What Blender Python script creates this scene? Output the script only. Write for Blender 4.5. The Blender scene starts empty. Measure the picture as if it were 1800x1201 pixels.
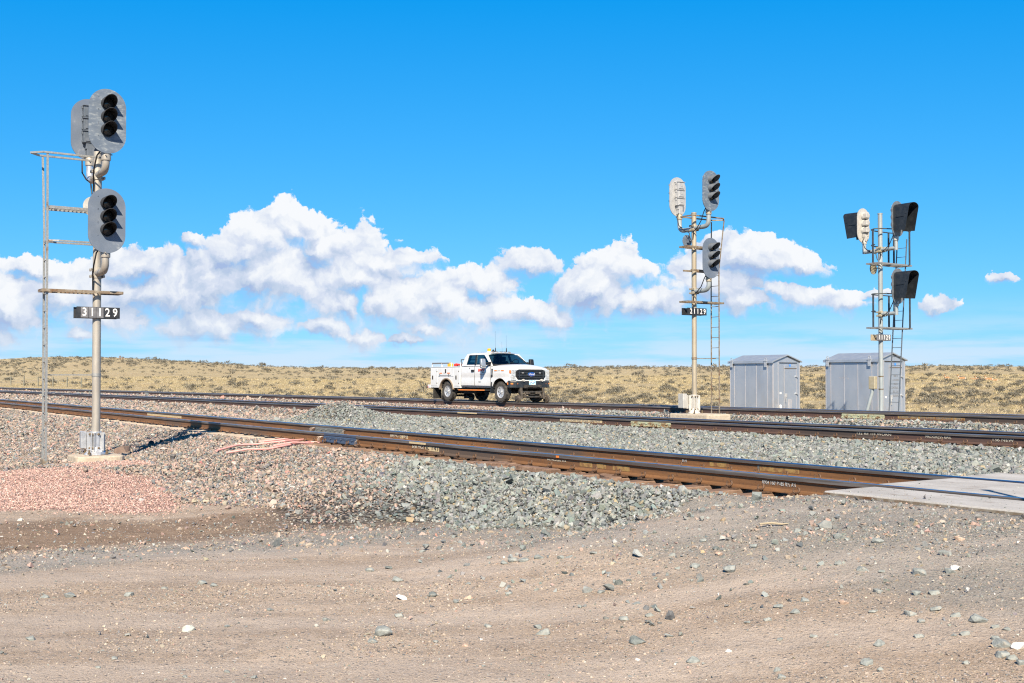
import bpy, bmesh, math, random
import numpy as np
from mathutils import Vector, Matrix
from mathutils.geometry import tessellate_polygon

R = math.radians
random.seed(11)
rng = np.random.default_rng(11)
scene = bpy.context.scene
COL = scene.collection
ZC = 1.08                      # eye height above the nearest rail head
PITCH = R(1.0)
SUN_EL = R(38.5)

# ------------------------------------------------------------------ helpers
def tag(o, label=None, cat=None, group=None, kind=None):
    if label: o['label'] = label
    if cat: o['category'] = cat
    if group: o['group'] = group
    if kind: o['kind'] = kind
    return o

def empty(name, loc=(0, 0, 0), rz=0.0, parent=None):
    o = bpy.data.objects.new(name, None)
    o.empty_display_size = 0.3
    COL.objects.link(o)
    o.location = loc
    o.rotation_euler = (0, 0, rz)
    if parent: o.parent = parent
    return o

def ray(px, py):
    xc = (px - 900.0) / 2000.0
    yc = (630.09 - py) / 2000.0
    return np.array([xc, math.cos(PITCH) - yc * math.sin(PITCH), math.sin(PITCH) + yc * math.cos(PITCH)])

def at_z(px, py, z):
    d = ray(px, py)
    s = (z - ZC) / d[2]
    return np.array([d[0] * s, d[1] * s, z])

class MB:
    def __init__(s):
        s.v = []; s.f = []; s.m = []
    def add(s, vs, fs, M=None, mi=0):
        o = len(s.v)
        if M is not None: vs = [M @ Vector(v) for v in vs]
        s.v += [tuple(v) for v in vs]
        s.f += [tuple(i + o for i in f) for f in fs]
        s.m += [mi] * len(fs)
        return s
    def box(s, c, d, M=None, mi=0):
        x, y, z = c; a, b, e = d[0] / 2, d[1] / 2, d[2] / 2
        vs = [(x - a, y - b, z - e), (x + a, y - b, z - e), (x + a, y + b, z - e), (x - a, y + b, z - e),
              (x - a, y - b, z + e), (x + a, y - b, z + e), (x + a, y + b, z + e), (x - a, y + b, z + e)]
        fs = [(0, 3, 2, 1), (4, 5, 6, 7), (0, 1, 5, 4), (1, 2, 6, 5), (2, 3, 7, 6), (3, 0, 4, 7)]
        return s.add(vs, fs, M, mi)
    def hexa(s, bot, top, mi=0):
        return s.add(list(bot) + list(top), [(3, 2, 1, 0), (4, 5, 6, 7), (0, 1, 5, 4), (1, 2, 6, 5), (2, 3, 7, 6), (3, 0, 4, 7)], None, mi)
    def tube(s, pts, r, n=8, cap=True, mi=0, M=None):
        pts = [Vector(p) for p in pts]
        k = len(pts)
        rs = r if isinstance(r, (list, tuple)) else [r] * k
        tang = []
        for i in range(k):
            a = pts[max(i - 1, 0)]; b = pts[min(i + 1, k - 1)]
            t = (b - a)
            tang.append(t.normalized() if t.length > 1e-9 else Vector((0, 0, 1)))
        up = Vector((0, 0, 1)) if abs(tang[0].z) < 0.9 else Vector((1, 0, 0))
        nrm = (up - tang[0] * up.dot(tang[0])).normalized()
        vs = []
        for i in range(k):
            nrm = (nrm - tang[i] * nrm.dot(tang[i]))
            nrm = nrm.normalized() if nrm.length > 1e-6 else tang[i].orthogonal().normalized()
            bi = tang[i].cross(nrm)
            for j in range(n):
                a = 2 * math.pi * (j + 0.5) / n
                vs.append(pts[i] + (nrm * math.cos(a) + bi * math.sin(a)) * rs[i])
        fs = []
        for i in range(k - 1):
            for j in range(n):
                j2 = (j + 1) % n
                fs.append((i * n + j, i * n + j2, (i + 1) * n + j2, (i + 1) * n + j))
        if cap:
            fs.append(tuple(reversed(range(n)))); fs.append(tuple((k - 1) * n + j for j in range(n)))
        return s.add(vs, fs, M, mi)
    def bar(s, a, b, w, h=None, mi=0):
        """rectangular bar from a to b"""
        h = h or w
        a = Vector(a); b = Vector(b); t = (b - a).normalized()
        up = Vector((0, 0, 1)) if abs(t.z) < 0.9 else Vector((1, 0, 0))
        x = t.cross(up).normalized() * (w / 2); y = x.cross(t).normalized() * (h / 2)
        return s.hexa([a - x - y, a + x - y, a + x + y, a - x + y], [b - x - y, b + x - y, b + x + y, b - x + y], mi)
    def lathe(s, prof, n=24, M=None, mi=0, cap=True):
        vs = []; k = len(prof)
        for (r, z) in prof:
            for j in range(n):
                a = 2 * math.pi * j / n
                vs.append((r * math.cos(a), r * math.sin(a), z))
        fs = []
        for i in range(k - 1):
            for j in range(n):
                j2 = (j + 1) % n
                fs.append((i * n + j, i * n + j2, (i + 1) * n + j2, (i + 1) * n + j))
        if cap and prof[0][0] > 1e-6: fs.append(tuple(reversed(range(n))))
        if cap and prof[-1][0] > 1e-6: fs.append(tuple((k - 1) * n + j for j in range(n)))
        return s.add(vs, fs, M, mi)
    def prism(s, poly, h0, h1, M=None, mi=0):
        n = len(poly)
        vs = [(p[0], p[1], h0) for p in poly] + [(p[0], p[1], h1) for p in poly]
        fs = [tuple(reversed(range(n))), tuple(range(n, 2 * n))] + [(i, (i + 1) % n, n + (i + 1) % n, n + i) for i in range(n)]
        return s.add(vs, fs, M, mi)
    def mesh(s, name, mats, smooth=None, bevel=0.0, seg=1):
        me = bpy.data.meshes.new(name)
        me.from_pydata(s.v, [], s.f)
        for m in (mats if isinstance(mats, (list, tuple)) else [mats]): me.materials.append(m)
        me.polygons.foreach_set('material_index', s.m)
        bm = bmesh.new(); bm.from_mesh(me)
        bmesh.ops.recalc_face_normals(bm, faces=bm.faces)
        if bevel:
            ed = [e for e in bm.edges if len(e.link_faces) == 2 and e.calc_face_angle(0) > 0.6]
            bmesh.ops.bevel(bm, geom=ed, offset=bevel, segments=seg, affect='EDGES', profile=0.6, clamp_overlap=True)
        bm.to_mesh(me); bm.free()
        if smooth:
            me.polygons.foreach_set('use_smooth', [True] * len(me.polygons))
            me.set_sharp_from_angle(angle=R(smooth))
        me.update()
        return me
    def build(s, name, mats, parent=None, smooth=None, bevel=0.0, seg=1, loc=None, rot=None):
        o = bpy.data.objects.new(name, s.mesh(name, mats, smooth, bevel, seg))
        COL.objects.link(o)
        if parent: o.parent = parent
        if loc is not None: o.location = loc
        if rot: o.rotation_euler = rot
        return o

def copy_tree(o, parent=None):
    c = o.copy(); COL.objects.link(c)
    if parent: c.parent = parent
    for ch in list(o.children): copy_tree(ch, c)
    return c

MX = Matrix.Rotation(R(90), 4, 'Y')      # local z -> +x
def Mx(loc, flip=False):                  # lathe axis along +x
    return Matrix.Translation(loc) @ Matrix.Rotation(R(-90 if flip else 90), 4, 'Y')
def My(loc):                              # lathe axis along -y
    return Matrix.Translation(loc) @ Matrix.Rotation(R(90), 4, 'X')
# prism in the (x, z) plane, extruded along y :  (px, py, h) -> (px, h, py)
MXZ = Matrix(((1, 0, 0, 0), (0, 0, 1, 0), (0, 1, 0, 0), (0, 0, 0, 1)))
# prism in the (y, z) plane, extruded along x
MYZ = Matrix(((0, 0, 1, 0), (1, 0, 0, 0), (0, 1, 0, 0), (0, 0, 0, 1)))

def text(name, body, size, mat, parent, M, depth=0.0015, sx=1.0, shear=0.0, align='CENTER', bold=0.0):
    cu = bpy.data.curves.new('lettering_curve', 'FONT')
    cu.body = body; cu.size = size; cu.align_x = align; cu.align_y = 'CENTER'
    cu.extrude = depth; cu.shear = shear; cu.resolution_u = 3; cu.offset = bold
    t = bpy.data.objects.new('lettering_source', cu); COL.objects.link(t)
    dg = bpy.context.evaluated_depsgraph_get(); dg.update()
    me = bpy.data.meshes.new_from_object(t.evaluated_get(dg))
    bpy.data.objects.remove(t); bpy.data.curves.remove(cu)
    me.name = name
    me.materials.clear(); me.materials.append(mat)
    me.transform(M @ Matrix.Diagonal((sx, 1, 1, 1)))
    o = bpy.data.objects.new(name, me); COL.objects.link(o); o.parent = parent
    return o
def Mtext_y(x, y, z):      # text in the xz plane read from -y
    return Matrix.Translation((x, y, z)) @ Matrix.Rotation(R(90), 4, 'X')
def Mtext_x(x, y, z):      # text in the yz plane read from +x
    return Matrix.Translation((x, y, z)) @ Matrix.Rotation(R(90), 4, 'Z') @ Matrix.Rotation(R(90), 4, 'X')

# ------------------------------------------------------------------ materials
def lin(r, g, b): return tuple(((c / 255 + 0.055) / 1.055) ** 2.4 if c > 10 else c / 255 / 12.92 for c in (r, g, b))

class NT:
    def __init__(s, nt): s.nt = nt; s.n = nt.nodes; s.l = nt.links
    def node(s, t, **kw):
        n = s.n.new(t)
        for k, v in kw.items(): setattr(n, k, v)
        return n
    def put(s, sock, v):
        if v is None: return
        if hasattr(v, 'is_output') or isinstance(v, bpy.types.NodeSocket): s.l.new(v, sock)
        else:
            try: sock.default_value = v
            except Exception: sock.default_value = (*v, 1.0)
    def math(s, op, a, b=None, c=None, clamp=False):
        n = s.node('ShaderNodeMath', operation=op); n.use_clamp = clamp
        for i, x in enumerate((a, b, c)):
            if x is not None: s.put(n.inputs[i], x)
        return n.outputs[0]
    def vmath(s, op, a, b=None, c=None):
        n = s.node('ShaderNodeVectorMath', operation=op)
        for i, x in enumerate((a, b, c)):
            if x is not None: s.put(n.inputs[i], x)
        return n.outputs['Value'] if op in ('LENGTH', 'DOT_PRODUCT', 'DISTANCE') else n.outputs[0]
    def mix(s, f, a, b, typ='RGBA', blend='MIX'):
        n = s.node('ShaderNodeMix', data_type=typ)
        if typ == 'RGBA':
            n.blend_type = blend; i = (0, 6, 7); o = 2
        else: i = (0, 2, 3); o = 0
        s.put(n.inputs[i[0]], f); s.put(n.inputs[i[1]], a); s.put(n.inputs[i[2]], b)
        return n.outputs[o]
    def noise(s, vec, scale, detail=4, rough=0.55, dist=0.0, out='Fac', dims='3D', lac=2.0):
        n = s.node('ShaderNodeTexNoise', noise_dimensions=dims)
        if vec is not None: s.l.new(vec, n.inputs['Vector'])
        n.inputs['Scale'].default_value = scale; n.inputs['Detail'].default_value = detail
        n.inputs['Roughness'].default_value = rough; n.inputs['Distortion'].default_value = dist
        n.inputs['Lacunarity'].default_value = lac
        return n.outputs[out]
    def vor(s, vec, scale, feature='F1', rnd=1.0, dims='3D'):
        n = s.node('ShaderNodeTexVoronoi', feature=feature, voronoi_dimensions=dims)
        if vec is not None: s.l.new(vec, n.inputs['Vector'])
        n.inputs['Scale'].default_value = scale; n.inputs['Randomness'].default_value = rnd
        return n
    def ramp(s, f, stops, interp='LINEAR'):
        n = s.node('ShaderNodeValToRGB'); n.color_ramp.interpolation = interp
        el = n.color_ramp.elements
        while len(el) < len(stops): el.new(0.5)
        for e, (p, c) in zip(el, stops):
            e.position = p; e.color = (*c, 1.0) if len(c) == 3 else c
        s.put(n.inputs[0], f)
        return n.outputs[0]
    def smooth(s, f, a, b, lo=0.0, hi=1.0):
        n = s.node('ShaderNodeMapRange', interpolation_type='SMOOTHSTEP')
        s.put(n.inputs[0], f); s.put(n.inputs[1], a); s.put(n.inputs[2], b); s.put(n.inputs[3], lo); s.put(n.inputs[4], hi)
        return n.outputs[0]

def new_mat(name):
    m = bpy.data.materials.new(name); m.use_nodes = True
    t = NT(m.node_tree); t.n.clear()
    out = t.node('ShaderNodeOutputMaterial'); p = t.node('ShaderNodeBsdfPrincipled')
    t.l.new(p.outputs[0], out.inputs[0])
    return m, t, p

def coords(t, kind='Object', scale=None):
    v = t.node('ShaderNodeTexCoord').outputs[kind]
    if scale: v = t.vmath('MULTIPLY', v, scale)
    return v

def paint(name, c1, c2=None, rough=0.5, metal=0.0, scale=6.0, lo=0.4, hi=0.65, bump=0.0, bscale=40.0, stretch=None, c3=None, s3=2.0, f3=(0.6, 0.75), spec=0.5, rvar=0.1, coat=0.0):
    m, t, p = new_mat(name)
    v = coords(t, 'Object', stretch)
    nz = t.noise(v, scale, 6, 0.6)
    col = t.mix(t.smooth(nz, lo, hi), (*c1, 1), (*(c2 or c1), 1))
    if c3:
        n3 = t.noise(v, s3, 8, 0.65)
        col = t.mix(t.smooth(n3, *f3), col, (*c3, 1))
    t.l.new(col, p.inputs['Base Color'])
    p.inputs['Metallic'].default_value = metal
    p.inputs['Specular IOR Level'].default_value = spec
    p.inputs['Coat Weight'].default_value = coat
    rr = t.math('MULTIPLY_ADD', nz, rvar * 2, rough - rvar)
    t.l.new(rr, p.inputs['Roughness'])
    if bump:
        b = t.node('ShaderNodeBump'); b.inputs['Strength'].default_value = bump; b.inputs['Distance'].default_value = 0.01
        t.l.new(t.noise(v, bscale, 5, 0.6), b.inputs['Height']); t.l.new(b.outputs[0], p.inputs['Normal'])
    return m

MAT = {}
MAT['pole'] = paint('weathered_pole_paint', (.34, .312, .272), (.41, .385, .34), .5, .25, 5, c3=(.25, .20, .15), s3=7, f3=(.62, .8), stretch=(1, 1, .35))
MAT['pole_tan'] = paint('tan_pole_paint', (.36, .308, .228), (.43, .375, .285), .5, .2, 5, c3=(.30, .23, .15), s3=7, f3=(.6, .8), stretch=(1, 1, .35))
MAT['pole_gray'] = paint('gray_pole_paint', (.30, .335, .345), (.36, .395, .405), .5, .2, 5, stretch=(1, 1, .35))
MAT['alu'] = paint('cast_aluminium', (.50, .51, .53), (.60, .61, .62), .38, .55, 9, bump=.1, c3=(.45, .42, .37), s3=9, f3=(.6, .8))
MAT['galv'] = paint('galvanised_steel', (.27, .275, .27), (.345, .35, .34), .5, .4, 30, c3=(.22, .13, .07), s3=4, f3=(.6, .72))
MAT['galv_rust'] = paint('rusted_steel', (.21, .16, .11), (.30, .27, .22), .65, .2, 12, c3=(.16, .08, .035), s3=5, f3=(.5, .66))
MAT['head'] = paint('signal_gray_paint', (.10, .13, .175), (.145, .18, .23), .6, .0, 3.5, lo=.35, hi=.7, c3=(.25, .28, .30), s3=7, f3=(.50, .70), stretch=(1, 1, 2.4), bump=.05)
MAT['head_clean'] = paint('signal_gray_paint_even', (.11, .14, .19), (.135, .165, .215), .6, 0, 3.5, c3=(.33, .35, .37), s3=3, f3=(.62, .8))
MAT['visor'] = paint('visor_black', (.018, .019, .022), (.03, .031, .034), .55, 0, 12)
MAT['visor_gray'] = paint('visor_gray', (.10, .115, .135), (.15, .165, .185), .6, 0, 9)
MAT['hood'] = paint('hood_black', (.012, .015, .019), (.021, .025, .03), .5, 0, 6, c3=(.05, .055, .06), s3=5, f3=(.62, .8))
MAT['silver'] = paint('silver_box_paint', (.40, .405, .41), (.48, .48, .48), .5, .25, 8, c3=(.42, .36, .29), s3=10, f3=(.64, .8))
MAT['cream'] = paint('cream_box_paint', (.43, .415, .385), (.51, .495, .465), .5, .1, 8, c3=(.34, .26, .17), s3=9, f3=(.62, .8))
MAT['boxgray'] = paint('gray_box_paint', (.085, .105, .13), (.12, .14, .17), .55, 0, 8)
MAT['bolt'] = paint('brown_bolt', (.12, .085, .05), (.2, .15, .09), .6, .3, 30)
MAT['concrete'] = paint('foundation_concrete', (.44, .37, .28), (.52, .45, .36), .9, 0, 14, bump=.5, bscale=60, c3=(.33, .27, .2), s3=5, f3=(.55, .75))
MAT['black'] = paint('black_plastic', (.012, .012, .013), (.02, .02, .021), .45, 0, 10)
MAT['plateblack'] = paint('number_plate_black', (.02, .022, .026), (.035, .037, .042), .5, 0, 10)
MAT['plategray'] = paint('number_plate_faded', (.13, .13, .14), (.18, .18, .19), .6, 0, 10)
MAT['platetan'] = paint('number_plate_tan', (.34, .28, .19), (.40, .34, .24), .6, 0, 10)
MAT['white'] = paint('white_lettering', (.78, .78, .76), (.72, .72, .70), .6, 0, 30)
MAT['chalk'] = paint('chalk_lettering', (.42, .43, .44), (.25, .24, .24), .8, 0, 60, lo=.45, hi=.6)
MAT['dirtywhite'] = paint('faded_white_lettering', (.50, .47, .40), (.38, .34, .27), .8, 0, 60)
MAT['yellowpaint'] = paint('ochre_rail_paint', (.33, .215, .075), (.24, .14, .05), .8, 0, 30, c3=(.17, .08, .035), s3=9, f3=(.46, .62))
MAT['creampaint'] = paint('cream_rail_paint', (.55, .44, .27), (.46, .34, .18), .8, 0, 30, c3=(.22, .11, .05), s3=12, f3=(.58, .75))
MAT['greenpaint'] = paint('pale_green_bar_paint', (.29, .33, .24), (.36, .33, .20), .8, 0, 30, c3=(.20, .12, .055), s3=9, f3=(.48, .62))
MAT['bluebar'] = paint('blue_joint_paint', (.035, .055, .10), (.055, .08, .13), .6, 0, 20, c3=(.14, .09, .06), s3=12, f3=(.64, .8))
MAT['graybar'] = paint('gray_joint_paint', (.11, .12, .12), (.16, .16, .15), .7, 0, 20, c3=(.16, .09, .05), s3=12, f3=(.56, .75))
MAT['orange'] = paint('orange_marking', (.80, .22, .03), (.75, .25, .05), .5, 0, 20)
MAT['pinkpipe'] = paint('pink_paint', (.66, .30, .27), (.72, .38, .34), .7, 0, 20, bump=.2)
MAT['yellow'] = paint('yellow_cable', (.7, .42, .03), (.6, .35, .03), .6, 0, 20)
MAT['wire'] = paint('copper_wire', (.42, .36, .32), (.3, .22, .16), .5, .4, 20)
MAT['wood'] = paint('weathered_tie_wood', (.17, .10, .065), (.27, .175, .12), .9, 0, 5, stretch=(3, .5, 3), bump=.6, bscale=40, c3=(.10, .06, .04), s3=6, f3=(.55, .7))
MAT['tieconc'] = paint('tie_concrete', (.40, .33, .26), (.48, .41, .33), .9, 0, 7, bump=.4, c3=(.26, .16, .09), s3=4, f3=(.5, .7))
MAT['clip'] = paint('rusty_clip', (.10, .058, .034), (.165, .095, .055), .65, .3, 30)
MAT['shed'] = paint('brushed_aluminium_sheet', (.39, .435, .50), (.45, .49, .55), .42, .55, 2.0, lo=.3, hi=.7, c3=(.44, .42, .41), s3=1.2, f3=(.55, .8), stretch=(1, 1, .5))
MAT['shedroof'] = paint('aluminium_roof', (.34, .37, .41), (.40, .43, .46), .42, .4, 3)
MAT['shedseam'] = paint('bright_aluminium_seam', (.50, .48, .49), (.54, .51, .52), .45, .4, 8)
MAT['blue'] = paint('blue_sticker', (.05, .25, .75), None, .5)
MAT['tan'] = paint('tan_box', (.33, .29, .20), (.38, .34, .25), .6, 0, 8)
MAT['truckwhite'] = paint('white_truck_paint', (.70, .705, .71), (.65, .65, .645), .3, 0, 2, coat=.6, rvar=.03, c3=(.60, .57, .52), s3=3, f3=(.6, .85))
MAT['rubber'] = paint('tyre_rubber', (.05, .046, .042), (.085, .078, .068), .85, 0, 10, bump=.6, bscale=70)
MAT['rim'] = paint('alloy_rim', (.48, .49, .51), (.56, .57, .58), .35, .35, 6)
MAT['chrome'] = paint('chrome', (.72, .73, .75), None, .15, 1.0)
MAT['dark'] = paint('dark_underbody', (.015, .014, .013), (.03, .028, .026), .8, 0, 8)
MAT['darkblue'] = paint('dark_bumper', (.018, .022, .028), (.028, .033, .04), .4, 0, 5)
MAT['dirtysteel'] = paint('dirty_rail_gear_steel', (.085, .07, .055), (.15, .125, .10), .6, .4, 9, c3=(.08, .06, .045), s3=6)
MAT['gearblack'] = paint('rail_gear_black', (.03, .03, .03), (.07, .06, .05), .6, .2, 9)
MAT['mirror'] = paint('mirror_chrome_gray', (.42, .43, .44), (.47, .48, .49), .3, .6, 6)
MAT['archtan'] = paint('dusty_arch_rubber', (.22, .17, .125), (.28, .22, .165), .8, 0, 6)
MAT['red'] = paint('red_plastic', (.65, .04, .035), (.55, .03, .03), .45, 0, 8)
MAT['logo'] = paint('red_orange_lettering', (.72, .07, .025), (.78, .12, .03), .5, 0, 3)
MAT['fordblue'] = paint('blue_badge', (.01, .06, .30), None, .3)
MAT['amber'] = paint('amber_lens', (.85, .38, .02), (.8, .3, .02), .25, 0, 8)
MAT['amberdark'] = paint('amber_marker', (.7, .2, .04), None, .35)
MAT['graytext'] = paint('gray_lettering', (.16, .16, .17), None, .6)
MAT['licence'] = paint('plate_blue', (.2, .5, .75), (.75, .72, .6), .5, 0, 18, lo=.45, hi=.55)
MAT['seat'] = paint('seat_fabric', (.02, .022, .026), (.035, .037, .04), .9, 0, 8)
MAT['shadowgap'] = paint('panel_gap', (.09, .09, .095), None, .8)
MAT['headlamp'] = paint('headlamp_lens', (.62, .66, .70), (.4, .43, .47), .12, .35, 16, lo=.48, hi=.56, coat=.8)
MAT['block'] = paint('brown_stone', (.17, .115, .09), (.22, .155, .12), .9, 0, 8, bump=.4)
MAT['fencepost'] = paint('dull_green_post', (.18, .18, .14), (.24, .22, .17), .7, .2, 8)

def glass_mat():
    m = bpy.data.materials.new('tinted_glass'); m.use_nodes = True
    t = NT(m.node_tree); t.n.clear()
    out = t.node('ShaderNodeOutputMaterial')
    tr = t.node('ShaderNodeBsdfTransparent'); tr.inputs[0].default_value = (.20, .32, .35, 1)
    gl = t.node('ShaderNodeBsdfGlossy'); gl.inputs[0].default_value = (.8, .9, .95, 1); gl.inputs['Roughness'].default_value = .03
    lw = t.node('ShaderNodeLayerWeight'); fac = t.math('MULTIPLY_ADD', t.math('POWER', lw.outputs['Facing'], 4.0), .85, .06)
    mx = t.node('ShaderNodeMixShader')
    t.l.new(fac, mx.inputs[0]); t.l.new(tr.outputs[0], mx.inputs[1]); t.l.new(gl.outputs[0], mx.inputs[2]); t.l.new(mx.outputs[0], out.inputs[0])
    return m
MAT['glass'] = glass_mat()
m, t, p = new_mat('signal_lens'); p.inputs['Base Color'].default_value = (.02, .024, .028, 1); p.inputs['Roughness'].default_value = .12
MAT['lens'] = m

def rail_rust(name, a, b, c, dark):
    m, t, p = new_mat(name)
    v = coords(t)
    vs = t.vmath('MULTIPLY', v, (.35, 1, 6))
    n1 = t.noise(vs, 2.2, 8, .65); n2 = t.noise(v, 30, 5, .6); n3 = t.noise(t.vmath('MULTIPLY', v, (.12, 1, 1)), 1.3, 3, .5)
    col = t.mix(t.smooth(n1, .36, .66), (*a, 1), (*b, 1))
    col = t.mix(t.smooth(n2, .5, .75), col, (*c, 1))
    col = t.mix(t.smooth(n3, .50, .62, 0, .85), col, (*dark, 1))
    t.l.new(col, p.inputs['Base Color']); p.inputs['Roughness'].default_value = .75; p.inputs['Metallic'].default_value = .15
    b_ = t.node('ShaderNodeBump'); b_.inputs['Strength'].default_value = .25; b_.inputs['Distance'].default_value = .004
    t.l.new(n2, b_.inputs['Height']); t.l.new(b_.outputs[0], p.inputs['Normal'])
    return m
MAT['rust_near'] = rail_rust('rail_rust_orange', (.155, .075, .032), (.24, .115, .045), (.12, .062, .035), (.085, .068, .058))
MAT['rust_far'] = rail_rust('rail_rust_brown', (.085, .05, .042), (.115, .066, .052), (.06, .04, .034), (.06, .048, .042))
def railtop(name, rough):
    m, t, p = new_mat(name)
    v = t.vmath('MULTIPLY', coords(t), (.3, 40, 1))
    n = t.noise(v, 3, 4, .6)
    t.l.new(t.mix(n, (.46, .48, .50, 1), (.58, .60, .62, 1)), p.inputs['Base Color'])
    p.inputs['Metallic'].default_value = 1.0
    t.l.new(t.math('MULTIPLY_ADD', n, .15, rough), p.inputs['Roughness'])
    return m
MAT['railtop'] = railtop('polished_rail_head', .24)
m = paint('rail_head_side', (.11, .095, .085), (.18, .165, .155), .5, .3, 3, stretch=(.4, 4, 8), c3=(.13, .07, .04), s3=4, f3=(.55, .7))
MAT['railside'] = m

MAT['railing'] = paint('dark_railing', (.05, .06, .072), (.075, .088, .10), .5, .2, 10)
# ------------------------------------------------------------------ track geometry and the lie of the land
TRK = {'N': (R(34.1), 10.355, 0.0), 'M': (R(35.4), 20.215, 0.03), 'F': (R(36.9), 27.70, 0.13)}
def nvec(k): th = TRK[k][0]; return np.array([math.cos(th), math.sin(th)])
def uvec(k): th = TRK[k][0]; return np.array([-math.sin(th), math.cos(th)])
def dist(k, X, Y): n = nvec(k); return X * n[0] + Y * n[1] - TRK[k][1]
def along(k, X, Y): u = uvec(k); return X * u[0] + Y * u[1]
def RZ(k): return TRK[k][0] - math.pi / 2        # local +x runs along the rails to the right, local +y away from the camera

_tab = np.random.default_rng(3).random((256, 256))
def vnoise(x, y):
    xi = np.floor(x).astype(np.int64); yi = np.floor(y).astype(np.int64)
    fx = x - xi; fy = y - yi
    fx = fx * fx * (3 - 2 * fx); fy = fy * fy * (3 - 2 * fy)
    a = _tab[xi & 255, yi & 255]; b = _tab[(xi + 1) & 255, yi & 255]
    c = _tab[xi & 255, (yi + 1) & 255]; d = _tab[(xi + 1) & 255, (yi + 1) & 255]
    return (a * (1 - fx) + b * fx) * (1 - fy) + (c * (1 - fx) + d * fx) * fy
def fbm(x, y, o=4):
    s = 0; a = .5; t = 0
    for i in range(o):
        s = s + a * vnoise(x * 2 ** i + 17.3 * i, y * 2 ** i + 9.1 * i); t += a; a *= .5
    return s / t
def sm(a, b, x): t = np.clip((x - a) / (b - a), 0, 1); return t * t * (3 - 2 * t)
def smax(a, b, k): return .5 * (a + b + np.sqrt((a - b) ** 2 + k * k))

_skx = np.array([-900, -300, 0, 60, 130, 210, 300, 380, 450, 520, 620, 800, 960, 1100, 1300, 1500, 1650, 1800, 2400.])
_sky = np.array([645, 638, 631, 628, 627.5, 629, 634, 639, 643.5, 646, 647, 648, 647, 645.5, 645.5, 644.5, 643.5, 644.5, 646])
def terrain(X, Y):
    r = np.sqrt(X * X + Y * Y) + 1e-6
    az = np.arctan2(X, Y)
    pxx = 900 + 2000 * np.tan(np.clip(az, -1.1, 1.1))
    a = (665 - np.interp(pxx, _skx, _sky)) / 2000.0 / np.cos(np.clip(az, -.7, .7)) ** -1
    nF = nvec('F'); s = np.maximum((X * nF[0] + Y * nF[1]) / r, .17)
    r0 = 31.0 / s
    L = 350.0
    x = (r - r0) / L
    zc = ZC + a * (r0 + L)
    xc = np.clip(x, 0, 1)
    rise = xc * (1.22 - .22 * xc)
    z = -.85 + (zc + .85) * rise
    z = z - np.clip((r - r0 - L * 1.1) / 900.0, 0, 3) * 24
    amp = np.clip((r - 50) / 200, 0, 1)
    z = z + (fbm(X / 26, Y / 26, 3) - .5) * .9 * amp * np.clip(1.15 - x, .15, 1)
    return z

def ground_z(X, Y):
    X = np.asarray(X, float); Y = np.asarray(Y, float)
    dN = dist('N', X, Y); dM = dist('M', X, Y); dF = dist('F', X, Y); tN = along('N', X, Y)
    D = dN + TRK['N'][1]
    # road side
    sl = .27 - .16 * sm(9.5, 14.5, tN)
    bench = -.205 - .05 * (np.abs(dN) < 1.36) - sl * np.maximum(0, -dN - 1.62)
    road = -.52 - .07 * sm(9, 12.5, tN) + .03 * (fbm(X * .5, Y * .5, 2) - .5) * 2
    w = sm(3.6, 8.2, D) * (1 - sm(7.3, 9.6, tN))
    road = road * (1 - w) + -.035 * w
    road = road + .17 * np.exp(-((D - 5.2) / 1.7) ** 2 - ((tN - 20.5) / 3.4) ** 2)
    rut = np.exp(-((tN - 12.3 + .1 * (D - 4)) / .55) ** 2) * (1 - sm(6.5, 7.6, D))
    road = road - .05 * rut
    road = np.where((D > 8.66) & (tN < 9), -.30, road)
    front = smax(bench, road, .12) - .02
    front = np.where((D > 8.66) & (tN < 7.62), -.26, front)
    # between and beyond the tracks
    bN = -.205 - .05 * (np.abs(dN) < 1.36) - .22 * np.maximum(0, dN - 1.62)
    bM = .03 - .215 - .22 * np.maximum(0, np.abs(dM) - 1.62)
    bF = .13 - .215 - .26 * np.maximum(0, np.abs(dF) - 1.75)
    base = np.where(dM < 0, -.33 + .1 * (1 - sm(26, 36, tN)), -.2)
    heap = .50 * np.exp(-((D - 15.9) / .85) ** 2 - ((tN - 34.0) / np.where(tN > 34, 1.3, 2.4)) ** 2)
    ridge = .16 * np.exp(-((D - 16.6) / .9) ** 2) * sm(15, 22, tN) * (1 - sm(33, 35, tN))
    ramp2 = (1 - sm(7.3, 9.5, tN)) * sm(11.9, 12.12, D) * (1 - sm(12.6, 16.0, D))
    base = np.where(dM < 0, np.maximum(base + heap + ridge, base * (1 - ramp2) - .03 * ramp2), base)
    wt = sm(3.2, 7.5, dF)
    ter = terrain(X, Y)
    far = np.maximum(-.85, bF)
    far = far * (1 - wt) + ter * wt
    back = np.maximum(np.maximum(bN, bM), np.maximum(bF, base))
    back = np.where((dN < 1.76) & (tN < 7.62), np.minimum(back, -.2), back)
    z = np.where(dN < 0, front, np.where(dF < 0, back, far))
    return z + (fbm(X * 2.2, Y * 2.2, 3) - .5) * .035

def gz(x, y): return float(ground_z(np.array([x]), np.array([y]))[0])
def on_ground(px, py):
    d = ray(px, py); s = None; lo = 3.0
    ss = np.concatenate([np.arange(3, 60, .02), np.arange(60, 600, .25)])
    P = d[None, :] * ss[:, None]
    z = ground_z(P[:, 0], P[:, 1])
    i = np.argmax(ZC + P[:, 2] < z)
    return np.array([P[i, 0], P[i, 1], z[i]])

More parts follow.
